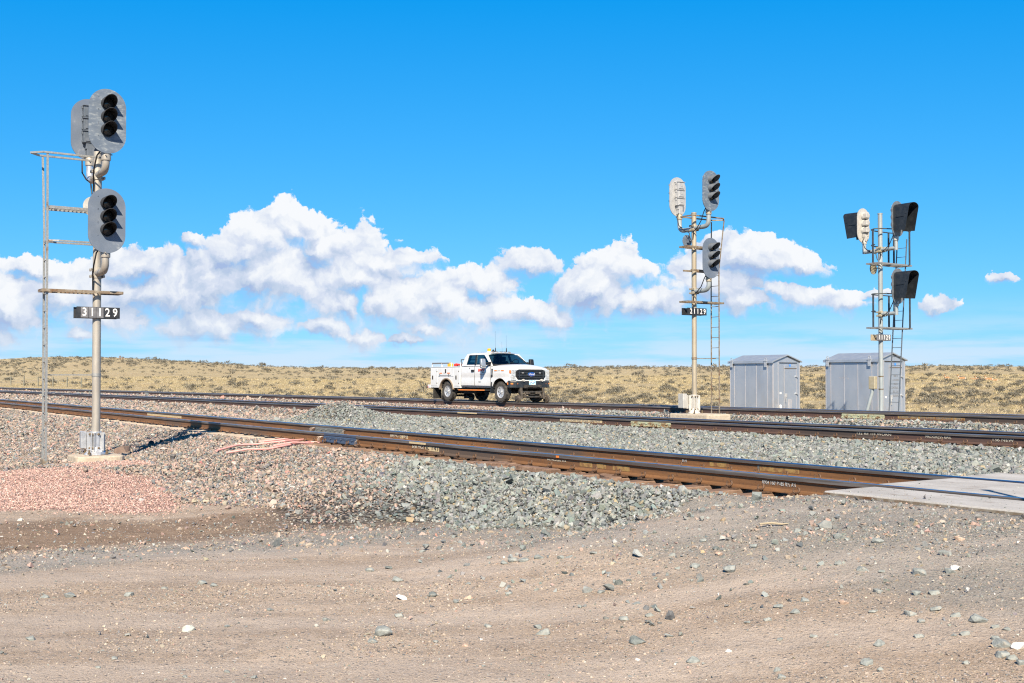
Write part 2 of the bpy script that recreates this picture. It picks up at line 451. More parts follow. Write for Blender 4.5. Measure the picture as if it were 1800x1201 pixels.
def masks(X, Y):
    """what lies on the ground: soil, grey ballast, mixed brown ballast, pink gravel, grass, grey road gravel"""
    dN = dist('N', X, Y); dM = dist('M', X, Y); dF = dist('F', X, Y); tN = along('N', X, Y); D = dN + TRK['N'][1]
    wob = (fbm(X * .7, Y * .7, 4) - .5)
    wob2 = (fbm(X * .9 + 40, Y * .9, 4) - .5)
    toe = 7.35 - 1.6 * sm(9.5, 13, tN) - 2.3 * sm(13.2, 16.5, tN) + wob * 1.7
    ball = sm(-.55, .30, D - toe)
    edge = 12.5 + (D - 6.4) * 1.8 + wob2 * 4
    mixed = sm(-1.0, 1.0, tN - edge)
    mixed = np.where(dN > 1.5, sm(-2.5, 2.5, tN - 35 + wob2 * 4), mixed)
    ball = np.where(dN > 0, 1.0, ball)
    ball = np.where((tN < 8.6 + wob) & (dN > 1.7) & (D < 14.5 + wob * 2 - .6 * (8 - tN) * .3), .25, ball)
    ball = np.where((tN < 9.2 + wob * .8) & (dN < 0), ball * sm(8.9, 9.6, tN + wob * .6 - .4 * (D - 8.2)), ball)
    grass = sm(2.6, 4.2, dF + wob * 1.6)
    ball = ball * (1 - grass)
    strip = np.exp(-((tN - 12.75 + .1 * (D - 4) + wob * 1.6) / 1.15) ** 2) * (1 - sm(6.3, 8.0, D + wob2))
    strip = np.maximum(strip, 1.0 * sm(18.0, 20.0, tN + wob * 2) * (1 - sm(2.2, 3.9, D + wob)))
    strip = np.maximum(strip, .75 * np.exp(-((tN - 13.6) / .9) ** 2 - ((D - 6.7) / .7) ** 2))
    soil = np.clip(strip * 1.15, 0, 1)
    pink = np.exp(-(((D - 3.7) / 1.8) ** 2 + ((tN - 17.9) / 3.7) ** 2) ** 1.4)
    pink = sm(.34, .66, pink + wob * .6) * sm(13.2, 14.4, tN)
    pink = np.maximum(pink, sm(.35, .7, np.exp(-(((D - 5.4) / 1.0) ** 2 + ((tN - 20.6) / 1.1) ** 2))) * .9)
    gravel = np.exp(-((tN - 11.2 + .1 * D + wob * 1.2) / .75) ** 2) * (1 - sm(6.5, 8.0, D)) * 1.0
    gravel = np.maximum(gravel, np.exp(-((D - toe + .7) / .8) ** 2) * (tN < 13) * .75)
    gravel = np.maximum(gravel, .95 * (1 - sm(8.0, 11.5, tN)) * sm(5.0, 7.8, D + wob * 2.2) * (dN < 0))
    return soil, ball, mixed, pink, grass, np.clip(gravel, 0, 1)

def compacted(X, Y):
    w = (fbm(X * .35 + 5, Y * .35, 3) - .5)
    s = 0
    for y0, a in ((6.35, .10), (7.75, .12), (9.6, .16), (10.9, .17)):
        s = s + np.exp(-((Y - y0 - a * X * .6 - w * .8) / (.26 + .02 * y0)) ** 2)
    return np.clip(s * (.55 + 1.2 * (fbm(X * 1.2, Y * 3, 3) - .25)), 0, 1)

def big_mesh(name, co, faces_idx, nper, mat, cols=None, smooth=False):
    me = bpy.data.meshes.new(name)
    me.vertices.add(len(co)); me.vertices.foreach_set('co', np.ascontiguousarray(co, dtype=np.float32).ravel())
    nf = len(faces_idx) // nper
    me.loops.add(len(faces_idx)); me.loops.foreach_set('vertex_index', np.ascontiguousarray(faces_idx, dtype=np.int32))
    me.polygons.add(nf); me.polygons.foreach_set('loop_start', np.arange(0, nf * nper, nper, dtype=np.int32))
    me.polygons.foreach_set('use_smooth', np.full(nf, smooth, dtype=bool))
    me.materials.append(mat)
    if cols:
        for nm, c in cols.items():
            a = me.attributes.new(nm, 'FLOAT_COLOR', 'POINT')
            c4 = np.ones((len(co), 4), np.float32); c4[:, :c.shape[1]] = c
            a.data.foreach_set('color', c4.ravel())
    me.update(calc_edges=True)
    o = bpy.data.objects.new(name, me); COL.objects.link(o)
    return o

# ---- ground material
def ground_material():
    m, t, p = new_mat('dirt_ballast_and_dry_grass')
    v = coords(t)
    a1 = t.node('ShaderNodeAttribute'); a1.attribute_name = 'MaskA'
    a2 = t.node('ShaderNodeAttribute'); a2.attribute_name = 'MaskB'
    s1 = t.node('ShaderNodeSeparateColor'); t.l.new(a1.outputs['Color'], s1.inputs[0])
    s2 = t.node('ShaderNodeSeparateColor'); t.l.new(a2.outputs['Color'], s2.inputs[0])
    soil, ball, mixed = s1.outputs; pink, grass, gravel = s2.outputs
    big = t.noise(v, .55, 5, .6); mid = t.noise(v, 4.5, 6, .65); fine = t.noise(v, 58, 5, .7); grain = t.noise(v, 125, 4, .7)
    # packed dirt
    streak = t.noise(t.vmath('MULTIPLY', v, (.35, 1.6, 1)), 1.5, 6, .65)
    dirt = t.mix(t.smooth(streak, .35, .68), (.35, .268, .20, 1), (.49, .395, .312, 1))
    dirt = t.mix(t.smooth(mid, .48, .72, 0, .7), dirt, (.25, .19, .14, 1))
    dirt = t.mix(t.smooth(fine, .44, .66, 0, .7), dirt, (.48, .40, .33, 1))
    dirt = t.mix(t.smooth(grain, .52, .68, 0, .5), dirt, (.17, .13, .098, 1))
    vs = []
    for sc, th, amt in ((24, .30, 1.0), (46, .34, 1.0), (95, .4, .9)):
        vo = t.vor(v, sc)
        vs.append((vo, th, amt))
    dirt = t.mix(t.math('MULTIPLY', t.smooth(t.math('ADD', gravel, t.math('MULTIPLY_ADD', mid, .6, -.3)), .1, .8), .75), dirt, t.mix(t.smooth(fine, .3, .7), (.19, .18, .16, 1), (.34, .325, .295, 1)))
    a3 = t.node('ShaderNodeAttribute'); a3.attribute_name = 'MaskC'
    pack = t.smooth(t.math('ADD', a3.outputs['Fac'], t.math('MULTIPLY_ADD', streak, .8, -.4)), .25, .75)
    dirt = t.mix(t.math('MULTIPLY', pack, .38), dirt, t.mix(t.smooth(fine, .35, .65), (.43, .365, .31, 1), (.52, .46, .41, 1)))
    hgt = None
    for i, (vo, th, amt) in enumerate(vs):
        sx = t.node('ShaderNodeSeparateColor'); t.l.new(vo.outputs['Color'], sx.inputs[0])
        cell = t.ramp(sx.outputs[0], [(0, (.085, .09, .095)), (.3, (.19, .19, .185)), (.5, (.36, .28, .21)), (.7, (.47, .385, .30)), (.88, (.52, .41, .34)), (1, (.58, .54, .50))], 'LINEAR')
        keep = t.math('GREATER_THAN', sx.outputs[1], (.70, .60, .5)[i])
        keepg = t.math('GREATER_THAN', sx.outputs[1], (.25, .2, .2)[i])
        k = t.mix(gravel, keep, keepg, 'FLOAT')
        msk = t.math('MULTIPLY', t.math('MULTIPLY', t.smooth(vo.outputs['Distance'], th + .06, th - .06), k), t.math('MULTIPLY_ADD', pack, -.6 * amt, amt))
        cellg = t.mix(t.math('MULTIPLY', gravel, .75), cell, t.mix(sx.outputs[2], (.12, .135, .135, 1), (.30, .305, .295, 1)))
        dirt = t.mix(msk, dirt, cellg)
        h = t.math('MULTIPLY', t.math('MULTIPLY', t.smooth(vo.outputs['Distance'], th + .1, 0), k), (.009, .006, .004)[i])
        hgt = h if hgt is None else t.math('ADD', hgt, h)
    # dark damp soil
    soilc = t.mix(t.smooth(mid, .35, .7), (.13, .082, .052, 1), (.235, .162, .112, 1))
    soilc = t.mix(t.smooth(fine, .5, .7, 0, .6), soilc, (.30, .225, .17, 1))
    dirt = t.mix(t.math('MULTIPLY', t.smooth(t.math('ADD', soil, t.math('MULTIPLY_ADD', mid, 1.0, -.5)), .2, .85), .78), dirt, soilc)
    # ballast bed below the loose stones
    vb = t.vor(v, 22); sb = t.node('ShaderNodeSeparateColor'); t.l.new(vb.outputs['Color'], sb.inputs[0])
    bg = t.ramp(sb.outputs[0], [(0, (.075, .085, .085)), (.35, (.16, .18, .175)), (.7, (.25, .265, .25)), (.9, (.34, .29, .22)), (1, (.42, .41, .39))])
    bm_ = t.ramp(sb.outputs[0], [(0, (.09, .085, .085)), (.3, (.20, .18, .17)), (.6, (.33, .25, .20)), (.85, (.42, .30, .25)), (1, (.30, .31, .30))])
    bc = t.mix(mixed, bg, bm_)
    gap_shade = t.smooth(vb.outputs['Distance'], .28, .62)  # shade in the voids between stones, painted into the bed colour
    dirt = t.mix(ball, dirt, t.mix(t.math('MULTIPLY', gap_shade, .92), bc, (.022, .02, .018, 1)))
    hgt = t.math('ADD', hgt, t.math('MULTIPLY', t.math('MULTIPLY', t.math('SUBTRACT', .6, vb.outputs['Distance']), ball), .04))
    # crushed pink gravel
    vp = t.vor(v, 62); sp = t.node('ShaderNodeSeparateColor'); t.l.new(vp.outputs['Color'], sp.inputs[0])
    pk = t.ramp(sp.outputs[0], [(0, (.40, .24, .20)), (.4, (.56, .365, .31)), (.75, (.62, .425, .36)), (.9, (.58, .47, .41)), (1, (.2, .2, .2))])
    pk = t.mix(t.smooth(vp.outputs['Distance'], .25, .6, 0, .85), pk, (.12, .06, .048, 1))  # gaps between pebbles get their shade as a painted dark red-brown
    pmask = t.smooth(t.math('ADD', pink, t.math('MULTIPLY_ADD', fine, .7, -.35)), .35, .6)
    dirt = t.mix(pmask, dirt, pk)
    hgt = t.math('ADD', hgt, t.math('MULTIPLY', t.math('MULTIPLY', t.math('SUBTRACT', .6, vp.outputs['Distance']), pmask), .012))
    # dry bunch grass
    g1 = t.noise(v, .09, 5, .6); g2 = t.noise(v, 1.6, 6, .7); g3 = t.noise(v, 9, 4, .7)
    gr = t.mix(t.smooth(g2, .35, .65), (.35, .28, .16, 1), (.53, .435, .265, 1))
    gr = t.mix(t.smooth(g1, .42, .60, 0, .7), gr, (.40, .315, .19, 1))
    gr = t.mix(t.smooth(t.noise(v, .22, 4, .6), .52, .68, 0, .5), gr, (.33, .28, .125, 1))
    gr = t.mix(t.smooth(g3, .52, .72, 0, .6), gr, (.26, .20, .12, 1))
    gmask = t.smooth(t.math('ADD', grass, t.math('MULTIPLY_ADD', g2, .8, -.4)), .35, .65)
    dirt = t.mix(gmask, dirt, gr)
    t.l.new(dirt, p.inputs['Base Color'])
    p.inputs['Roughness'].default_value = .95; p.inputs['Specular IOR Level'].default_value = .2
    hgt = t.math('ADD', hgt, t.math('MULTIPLY', fine, .014))
    hgt = t.math('ADD', hgt, t.math('MULTIPLY', grain, .006))
    hgt = t.math('ADD', hgt, t.math('MULTIPLY', mid, .03))
    hgt = t.math('ADD', hgt, t.math('MULTIPLY', t.math('MULTIPLY', g3, gmask), .12))
    b = t.node('ShaderNodeBump'); b.inputs['Strength'].default_value = .9; b.inputs['Distance'].default_value = 1.0
    t.l.new(hgt, b.inputs['Height']); t.l.new(b.outputs[0], p.inputs['Normal'])
    return m

def build_ground():
    rr = np.concatenate([np.geomspace(1.2, 45, 430), np.geomspace(45.5, 470, 230)[0:], np.geomspace(500, 5000, 22)])
    aa = np.concatenate([np.arange(-180, -36, 4.0), np.linspace(-34, 34, 560), np.arange(37, 180, 4.0)])
    A = np.radians(aa)
    nr, na = len(rr), len(aa)
    RRg, AAg = np.meshgrid(rr, A, indexing='ij')
    X = (RRg * np.sin(AAg)).ravel(); Y = (RRg * np.cos(AAg)).ravel()
    Z = ground_z(X, Y)
    s, b, mx, pk, gr, gv = masks(X, Y)
    co = np.stack([X, Y, Z], 1)
    i = np.arange(nr - 1)[:, None]; j = np.arange(na)[None, :]; j2 = (j + 1) % na
    q = np.stack([i * na + j, i * na + j2, (i + 1) * na + j2, (i + 1) * na + j], -1).reshape(-1, 4)
    q = q[:, ::-1]
    co = np.vstack([co, [[0, 0, gz(0, 0)]]])
    c = len(co) - 1
    f = np.stack([np.arange(na), (np.arange(na) + 1) % na, np.full(na, c), np.full(na, c)], 1)
    cp = compacted(X, Y); C_ = np.stack([cp, cp, cp], 1); C_ = np.vstack([C_, C_[:1]]); A_ = np.stack([s, b, mx], 1); B_ = np.stack([pk, gr, gv], 1)
    A_ = np.vstack([A_, A_[:1]]); B_ = np.vstack([B_, B_[:1]])
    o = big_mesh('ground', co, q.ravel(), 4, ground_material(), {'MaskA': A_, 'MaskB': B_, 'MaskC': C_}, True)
    # close the middle
    me = o.data
    bm = bmesh.new(); bm.from_mesh(me); bm.verts.ensure_lookup_table()
    vc = bm.verts[c]
    for k in range(na):
        try: bm.faces.new((bm.verts[(k + 1) % na], bm.verts[k], vc)).smooth = True
        except ValueError: pass
    bm.normal_update(); bm.to_mesh(me); bm.free()
    # face up
    if me.polygons[1000].normal.z < 0: me.flip_normals()
    tag(o, kind='structure')
    return o
build_ground()

# ------------------------------------------------------------------ loose stone
def rock_templates(k, nv, seed, flat=.62):
    r = random.Random(seed); out = []
    for _ in range(k):
        bm = bmesh.new()
        for i in range(nv):
            d = Vector((r.gauss(0, 1), r.gauss(0, 1), r.gauss(0, 1))).normalized() * (.42 + .16 * r.random())
            bm.verts.new((d.x, d.y * (.68 + .2 * r.random()), d.z * flat))
        res = bmesh.ops.convex_hull(bm, input=bm.verts)
        junk = [e for e in res['geom_interior'] if isinstance(e, bmesh.types.BMVert)]
        bmesh.ops.delete(bm, geom=junk, context='VERTS')
        bmesh.ops.triangulate(bm, faces=bm.faces)
        bmesh.ops.recalc_face_normals(bm, faces=bm.faces)
        bm.verts.ensure_lookup_table(); bm.verts.index_update()
        out.append((np.array([v.co[:] for v in bm.verts]), np.array([[v.index for v in f.verts] for f in bm.faces])))
        bm.free()
    return out
T_ROCK = rock_templates(10, 9, 5)
T_PEB = rock_templates(6, 6, 6, .7)

def rand_rot(n, tilt=1.0):
    q = rng.normal(size=(n, 4)); q[:, 1:3] *= tilt
    q /= np.linalg.norm(q, axis=1)[:, None]
    w, x, y, z = q.T
    return np.stack([np.stack([1 - 2 * (y * y + z * z), 2 * (x * y - z * w), 2 * (x * z + y * w)], -1),
                     np.stack([2 * (x * y + z * w), 1 - 2 * (x * x + z * z), 2 * (y * z - x * w)], -1),
                     np.stack([2 * (x * z - y * w), 2 * (y * z + x * w), 1 - 2 * (x * x + y * y)], -1)], 1)

def stone_mesh(name, P, S, C, mat, templ, tilt=.55):
    VV = []; FF = []; CC = []; off = 0
    which = rng.integers(0, len(templ), len(P))
    for k, (tv, tf) in enumerate(templ):
        ix = np.where(which == k)[0]; n = len(ix)
        if not n: continue
        M = rand_rot(n, tilt)
        v = np.einsum('nij,kj->nki', M, tv) * S[ix][:, None, None] + P[ix][:, None, :]
        f = tf[None] + (np.arange(n) * len(tv))[:, None, None] + off
        VV.append(v.reshape(-1, 3)); FF.append(f.reshape(-1)); CC.append(np.repeat(C[ix], len(tv), 0)); off += n * len(tv)
    return big_mesh(name, np.concatenate(VV), np.concatenate(FF), 3, mat, {'Col': np.concatenate(CC)})

def stone_material(name, grain=1.0):
    m, t, p = new_mat(name)
    a = t.node('ShaderNodeAttribute'); a.attribute_name = 'Col'
    v = coords(t)
    n = t.noise(v, 45, 4, .65); n2 = t.noise(v, 14, 3, .6)
    col = t.mix(t.smooth(n, .3, .75, 0, .45 * grain), a.outputs['Color'], t.mix(.45, a.outputs['Color'], (.52, .49, .45, 1)))
    col = t.mix(t.smooth(n2, .5, .75, 0, .35 * grain), col, (.34, .27, .19, 1))
    t.l.new(col, p.inputs['Base Color']); p.inputs['Roughness'].default_value = .85; p.inputs['Specular IOR Level'].default_value = .3
    b = t.node('ShaderNodeBump'); b.inputs['Strength'].default_value = .5; b.inputs['Distance'].default_value = .01
    t.l.new(n, b.inputs['Height']); t.l.new(b.outputs[0], p.inputs['Normal'])
    return m
MAT['stone'] = stone_material('crushed_stone')

PAL_G = np.array([(.115, .135, .135), (.165, .185, .18), (.22, .24, .23), (.27, .285, .27), (.34, .345, .32), (.30, .25, .17), (.38, .29, .17), (.46, .45, .43), (.085, .10, .105), (.19, .215, .21), (.24, .265, .255)])
PAL_GW = np.array([.10, .17, .20, .16, .06, .035, .02, .02, .06, .12, .075])
PAL_M = np.array([(.14, .15, .155), (.22, .225, .22), (.38, .28, .22), (.44, .29, .235), (.33, .24, .185), (.50, .38, .31), (.55, .33, .27), (.48, .46, .43), (.10, .105, .11), (.40, .33, .25), (.52, .22, .17)])
PAL_MW = np.array([.17, .155, .13, .075, .20, .05, .03, .035, .07, .12, .01])
def pick(pal, w, n):
    c = pal[rng.choice(len(pal), n, p=w / w.sum())]
    return np.clip(.88 * c * np.array([.97, 1.0, 1.02]) * (1 + rng.normal(0, .13, (n, 1))) + rng.normal(0, .008, (n, 3)), .02, .9)

def scatter(d0, d1, t0, t1, dens, size, spread=.35, k='N'):
    n = int((d1 - d0) * (t1 - t0) * dens)
    d = rng.uniform(d0, d1, n); tt = rng.uniform(t0, t1, n)
    nv, uv = nvec(k), uvec(k); D = d + TRK[k][1]
    X = D * nv[0] + tt * uv[0]; Y = D * nv[1] + tt * uv[1]
    keep = (Y > 3) & (np.abs(X / np.maximum(Y, .1)) < .53)
    X, Y = X[keep], Y[keep]
    S = size * np.exp(rng.normal(0, spread, len(X)))
    return X, Y, S

def ballast():
    PX, PY, PS = [], [], []
    def add(*a, **k):
        x, y, s = scatter(*a, **k); PX.append(x); PY.append(y); PS.append(s)
    add(-5.8, -1.1, 5, 17, 880, .049, spread=.4); add(-7.2, -1.1, 17, 32, 640, .047, spread=.4); add(-6.5, -4.5, 12.8, 17, 620, .045, spread=.4); add(-5.0, -1.1, 32, 65, 240, .075)
    add(-1.2, .0, 8, 26, 260, .055)
    add(.95, 8.4, 5, 24, 580, .056); add(.95, 8.6, 24, 40, 400, .062); add(.95, 9, 40, 75, 120, .10); add(.95, 9.4, 75, 120, 45, .15)
    add(.95, 6.6, 6, 45, 330, .066, k='M'); add(.95, 6.6, 45, 120, 90, .12, k='M')
    add(1.0, 3.4, 10, 60, 110, .085, k='F')
    X = np.concatenate(PX); Y = np.concatenate(PY); S = np.concatenate(PS)
    s, b, mx, pk, gr, gv = masks(X, Y)
    rnd = rng.random(len(X))
    dN = dist('N', X, Y); tN = along('N', X, Y); dM = dist('M', X, Y); dF = dist('F', X, Y)
    D = dN + TRK['N'][1]
    keep = rnd < np.clip(b * 1.1 - s * .75 - pk * 1.15, .02, 1)
    for dd in (dN, dM, dF):
        keep &= ~((np.abs(np.abs(dd) - .755) < .13))
    keep &= ~((np.abs(dN) < 1.34) & (rng.random(len(X)) < np.where(tN > 20, .93, .6)))
    keep &= ~((tN < 7.75) & (D > 8.6) & (D < 12.15))
    # keep the pads clear
    X, Y, S, mx, tN, dN = X[keep], Y[keep], S[keep], mx[keep], tN[keep], dN[keep]
    Z = ground_z(X, Y) + S * rng.uniform(-.08, .26, len(X))
    n = len(X)
    mixsel = rng.random(n) < mx
    C = np.where(mixsel[:, None], pick(PAL_M, PAL_MW, n), pick(PAL_G, PAL_GW, n))
    far = dist('M', X, Y) > 1.0
    pk2 = (rng.random(n) < .3) & far
    C = np.where(pk2[:, None], pick(PAL_M, PAL_MW, n), C)
    S = S * np.where(mixsel, .82, 1.0)
    o = stone_mesh('ballast', np.stack([X, Y, Z], 1), S, C, MAT['stone'], T_ROCK)
    tag(o, 'crushed grey and pinkish stone heaped along and between the three tracks', 'ballast', kind='stuff')
    print('ballast stones', n)
ballast()

def pink_gravel():
    x, y, s = scatter(-9.5, -3.2, 12.5, 25, 2400, .021, .3)
    S, B, MXm, PK, GR, GV = masks(x, y)
    k = rng.random(len(x)) < PK * .95
    x, y, s = x[k], y[k], s[k]
    pal = np.array([(.63, .395, .33), (.69, .45, .38), (.54, .32, .265), (.68, .52, .45), (.38, .22, .18), (.18, .18, .18)])
    C = pick(pal, np.array([.28, .24, .2, .11, .12, .05]), len(x))
    z = ground_z(x, y) + s * rng.uniform(-.1, .3, len(x))
    o = stone_mesh('pink_gravel', np.stack([x, y, z], 1), s, C, MAT['stone'], T_PEB)
    tag(o, 'fine crushed pink gravel spread around the foot of the tall signal', 'gravel', kind='stuff')
pink_gravel()

def road_pebbles():
    PX, PY, PS = [], [], []
    for (n, y0, y1, s, sp) in ((60000, 5.0, 9.0, .0085, .45), (22000, 5.0, 9.0, .0165, .45), (2600, 5.0, 9.0, .03, .3), (60000, 8.5, 17.0, .014, .4), (12000, 8, 17, .024, .35), (18000, 8.5, 17, .036, .4)):
        y = rng.uniform(y0, y1, n); x = rng.uniform(-.55, .55, n) * y
        PX.append(x); PY.append(y); PS.append(s * np.exp(rng.normal(0, sp, n)))
    X = np.concatenate(PX); Y = np.concatenate(PY); S = np.concatenate(PS)
    s, b, mx, pk, gr, gv = masks(X, Y)
    cl = fbm(X * 1.3, Y * 1.3, 4)
    big = S > .03
    k = rng.random(len(X)) < np.clip((1 - b) * (1 - pk) * (1 - .25 * s) * (.22 + gv * .8 + s * .4 + sm(.42, .68, cl) * .85) * (1 - .6 * compacted(X, Y)), 0, 1)
    k &= ~((along('N', X, Y) < 7.7) & (dist('N', X, Y) > -1.72))
    k &= ~(big & (rng.random(len(X)) > gv * .8 + s * .95 + .05 * (Y < 9) + .03))
    X, Y, S, gv = X[k], Y[k], S[k], gv[k]
    n = len(X)
    pal = np.array([(.42, .335, .26), (.48, .39, .31), (.33, .26, .20), (.20, .205, .20), (.13, .14, .145), (.52, .485, .44), (.45, .29, .23), (.26, .26, .25)])
    C = pick(pal, np.array([.24, .2, .16, .12, .07, .05, .06, .10]), n)
    C = np.where((rng.random(n) < gv * .7)[:, None], pick(PAL_G, PAL_GW, n), C)
    C = np.where((S > .03)[:, None], pick(PAL_M, PAL_MW, n), C)
    Z = ground_z(X, Y) + S * rng.uniform(-.2, .22, n)
    # a little of it has been dragged onto the crossing panels
    q = 260; d_ = np.concatenate([rng.uniform(-1.62, -.93, q), rng.uniform(-.6, .6, q // 3)]); t_ = rng.uniform(3.5, 7.4, len(d_)); nv, uv = nvec('N'), uvec('N')
    d_ = d_ + TRK['N'][1]; X2 = d_ * nv[0] + t_ * uv[0]; Y2 = d_ * nv[1] + t_ * uv[1]; S2 = .011 * np.exp(rng.normal(0, .5, len(d_)))
    X, Y, Z, S = np.concatenate([X, X2]), np.concatenate([Y, Y2]), np.concatenate([Z, -.010 + S2 * .2]), np.concatenate([S, S2]); C = np.concatenate([C, pick(PAL_G, PAL_GW, len(d_))])
    o = stone_mesh('gravel', np.stack([X, Y, Z], 1), S, C, MAT['stone'], T_PEB)
    tag(o, 'small tan and grey pebbles strewn over the dirt road', 'gravel', kind='stuff')
    print('pebbles', n)
road_pebbles()
# ------------------------------------------------------------------ railway tracks
RAILP = [(-.076, -.186), (.076, -.186), (.076, -.174), (.03, -.162), (.011, -.148), (.009, -.10), (.010, -.062), (.0365, -.048), (.0375, -.012), (.031, -.003), (.015, 0.0),
         (-.015, 0.0), (-.031, -.003), (-.0375, -.012), (-.0365, -.048), (-.010, -.062), (-.009, -.10), (-.011, -.148), (-.03, -.162), (-.076, -.174)]
def rail_mb(x0, x1, s=-1):
    mb = MB(); n = len(RAILP)
    vs = [(x0, a, b) for a, b in RAILP] + [(x1, a, b) for a, b in RAILP]
    mb.add(vs, [tuple(range(n)), tuple(reversed(range(n, 2 * n)))])
    for i in range(n):
        j = (i + 1) % n
        mi = 2 if i in (9, 10, 11) or (s > 0 and i in (12,)) else (1 if i in (7, 8, 12, 13) else 0)
        mb.add([vs[i], vs[j], vs[n + j], vs[n + i]], [(0, 1, 2, 3)], None, mi)
    return mb
def clip_mesh(side):
    """elastic rail clip: a curled bar standing on its plate; side -1 = towards the camera"""
    mb = MB()
    s = side
    pts = []
    for i in range(15):
        a = -2.4 + i / 14 * 5.6
        pts.append((.036 * math.sin(a) + .010 * (i / 14 - .5), s * (.125 + .028 * math.cos(a * .5)), -.163 + .032 * (1 - math.cos(a)) * .9))
    mb.tube(pts, .012, 6)
    mb.box((-.04, s * .135, -.178), (.05, .05, .034))
    mb.box((.0, s * .11, -.192), (.21, .11, .016))
    return mb
def conc_clip_mesh(side):
    mb = MB(); s = side
    pts = [(-.05, s * .125, -.175), (-.045, s * .115, -.15), (0, s * .09, -.147), (.045, s * .115, -.15), (.05, s * .125, -.175)]
    mb.tube(pts, .010, 6); mb.box((0, s * .13, -.185), (.07, .035, .025))
    return mb
def tie_mesh(kind, seed):
    r = random.Random(seed); mb = MB()
    if kind == 'wood':
        mb.box((0, 0, -.29), (.225, 2.62, .178))
    else:
        prof = [(-.14, -.40), (.14, -.40), (.115, -.205), (-.115, -.205)]
        n = 7; ys = np.linspace(-1.30, 1.30, n); vs = []
        for y in ys:
            dz = -.025 * (1 - min(1, abs(y) / .6)); 
            vs += [(a, y, b + (dz if b > -.3 else 0)) for a, b in prof]
        fs = [(0, 1, 2, 3), tuple(reversed(range((n - 1) * 4, n * 4)))]
        for i in range(n - 1):
            for j in range(4):
                j2 = (j + 1) % 4
                fs.append((i * 4 + j, (i + 1) * 4 + j, (i + 1) * 4 + j2, i * 4 + j2))
        mb.add(vs, fs)
    return mb

def build_track(key, label, t_wood_max, x_lo, x_hi, rust):
    th, Dc, z = TRK[key]
    n = nvec(key)
    root = empty('railway_track', (n[0] * Dc, n[1] * Dc, z), RZ(key))
    tag(root, label, 'railway track', 'parallel railway tracks')
    rails = {}
    for s in (-1, 1):
        o = rail_mb(-x_hi, -x_lo, s).build('rail', [rust, MAT['railside'], MAT['railtop']], root, loc=(0, s * .755, 0))
        rails[s] = o
    # ties and clips: spaced along the track, nearest ones as parts, the rest as one part each
    ts = []; t = x_lo
    while t < x_hi:
        kind = 'wood' if t < t_wood_max else 'concrete'
        ts.append((t, kind)); t += .50 if kind == 'wood' else .61
    tm = {'wood': tie_mesh('wood', 1).mesh('tie', MAT['wood'], bevel=.008), 'concrete': tie_mesh('concrete', 2).mesh('tie', MAT['tieconc'], bevel=.01)}
    cm = {}
    for s in (-1, 1):
        cm['wood', s] = clip_mesh(s).mesh('rail_clip', MAT['clip'], 50)
        cm['concrete', s] = conc_clip_mesh(s).mesh('rail_clip', MAT['clip'], 50)
    def visible(t, y):
        P = n * (Dc + y) + uvec(key) * t
        return P[1] > 3 and abs(P[0] / P[1]) < .48
    order = [q for q in ts if visible(q[0], -1)]
    order.sort(key=lambda q: q[0])
    near = order[:100]; rest = [q for q in ts if q not in near and q[0] < 150]
    skip = lambda t: key == 'N' and t < 7.5
    for t, kind in near:
        if skip(t): continue
        jx, jr = random.uniform(-.03, .03), random.uniform(-.012, .012)
        o = bpy.data.objects.new('tie', tm[kind]); COL.objects.link(o); o.parent = root; o.location = (-t, jx, random.uniform(-.012, .006)); o.rotation_euler = (0, 0, jr)
    def merged(name, items, mat, mesher):
        mb = MB()
        for M, kind, s in items:
            src = mesher(kind, s)
            mb.add([v.co for v in src.vertices], [tuple(pp.vertices) for pp in src.polygons], M)
        o = mb.build(name, mat, root); tag(o, kind='stuff')
        return o
    for kind in ('wood', 'concrete'):
        it = [(Matrix.Translation((-t, 0, 0)), k, 0) for t, k in rest if k == kind]
        if it: merged('tie', it, MAT['wood' if kind == 'wood' else 'tieconc'], lambda k, s: tm[k])
    # the field side of the near rail (towards the camera) and the gauge side of the far rail are what shows
    pl = [(t, k, r, -1) for t, k in order if not skip(t) for r in (-1, 1)]
    pl.sort(key=lambda q: (q[0], q[2]))
    lim = 100 if key != 'F' else 60
    for t, kind, r, s in pl[:lim]:
        o = bpy.data.objects.new('rail_clip', cm[kind, s]); COL.objects.link(o); o.parent = root
        o.location = (-t + random.uniform(-.02, .02), r * .755, 0); o.rotation_euler = (0, 0, random.uniform(-.12, .12))
    it = [(Matrix.Translation((-t, r * .755, 0)), k, s) for t, k, r, s in pl[lim:] if t < 75]
    it += [(Matrix.Translation((-t, r * .755, 0)), k, 1) for t, k, r, s in pl if t < 30]
    if it: merged('rail_clip', it, MAT['clip'], lambda k, s: cm[k, s])
    return root, rails

TRACK = {}
TRACK['N'] = build_track('N', 'orange-rusted railway track that runs into the concrete road crossing', 21.5, -25, 330, MAT['rust_near'])
TRACK['M'] = build_track('M', 'dark brown railway track passing just behind the grey ballast heap', 24.0, -25, 330, MAT['rust_far'])
TRACK['F'] = build_track('F', 'dark brown railway track on which the white pickup truck stands', 30.0, -25, 330, MAT['rust_far'])

def along_px(key, px, y=-.755):
    """local x on a rail (offset y from the track centre) where the picture column px crosses it"""
    n, u = nvec(key), uvec(key); D = TRK[key][1] + y
    k = (px - 900) / 2000.0
    # X = kY ; X = D n0 + t u0 ; Y = D n1 + t u1
    t = (D * n[0] - k * D * n[1]) / (k * u[1] - u[0])
    return -t

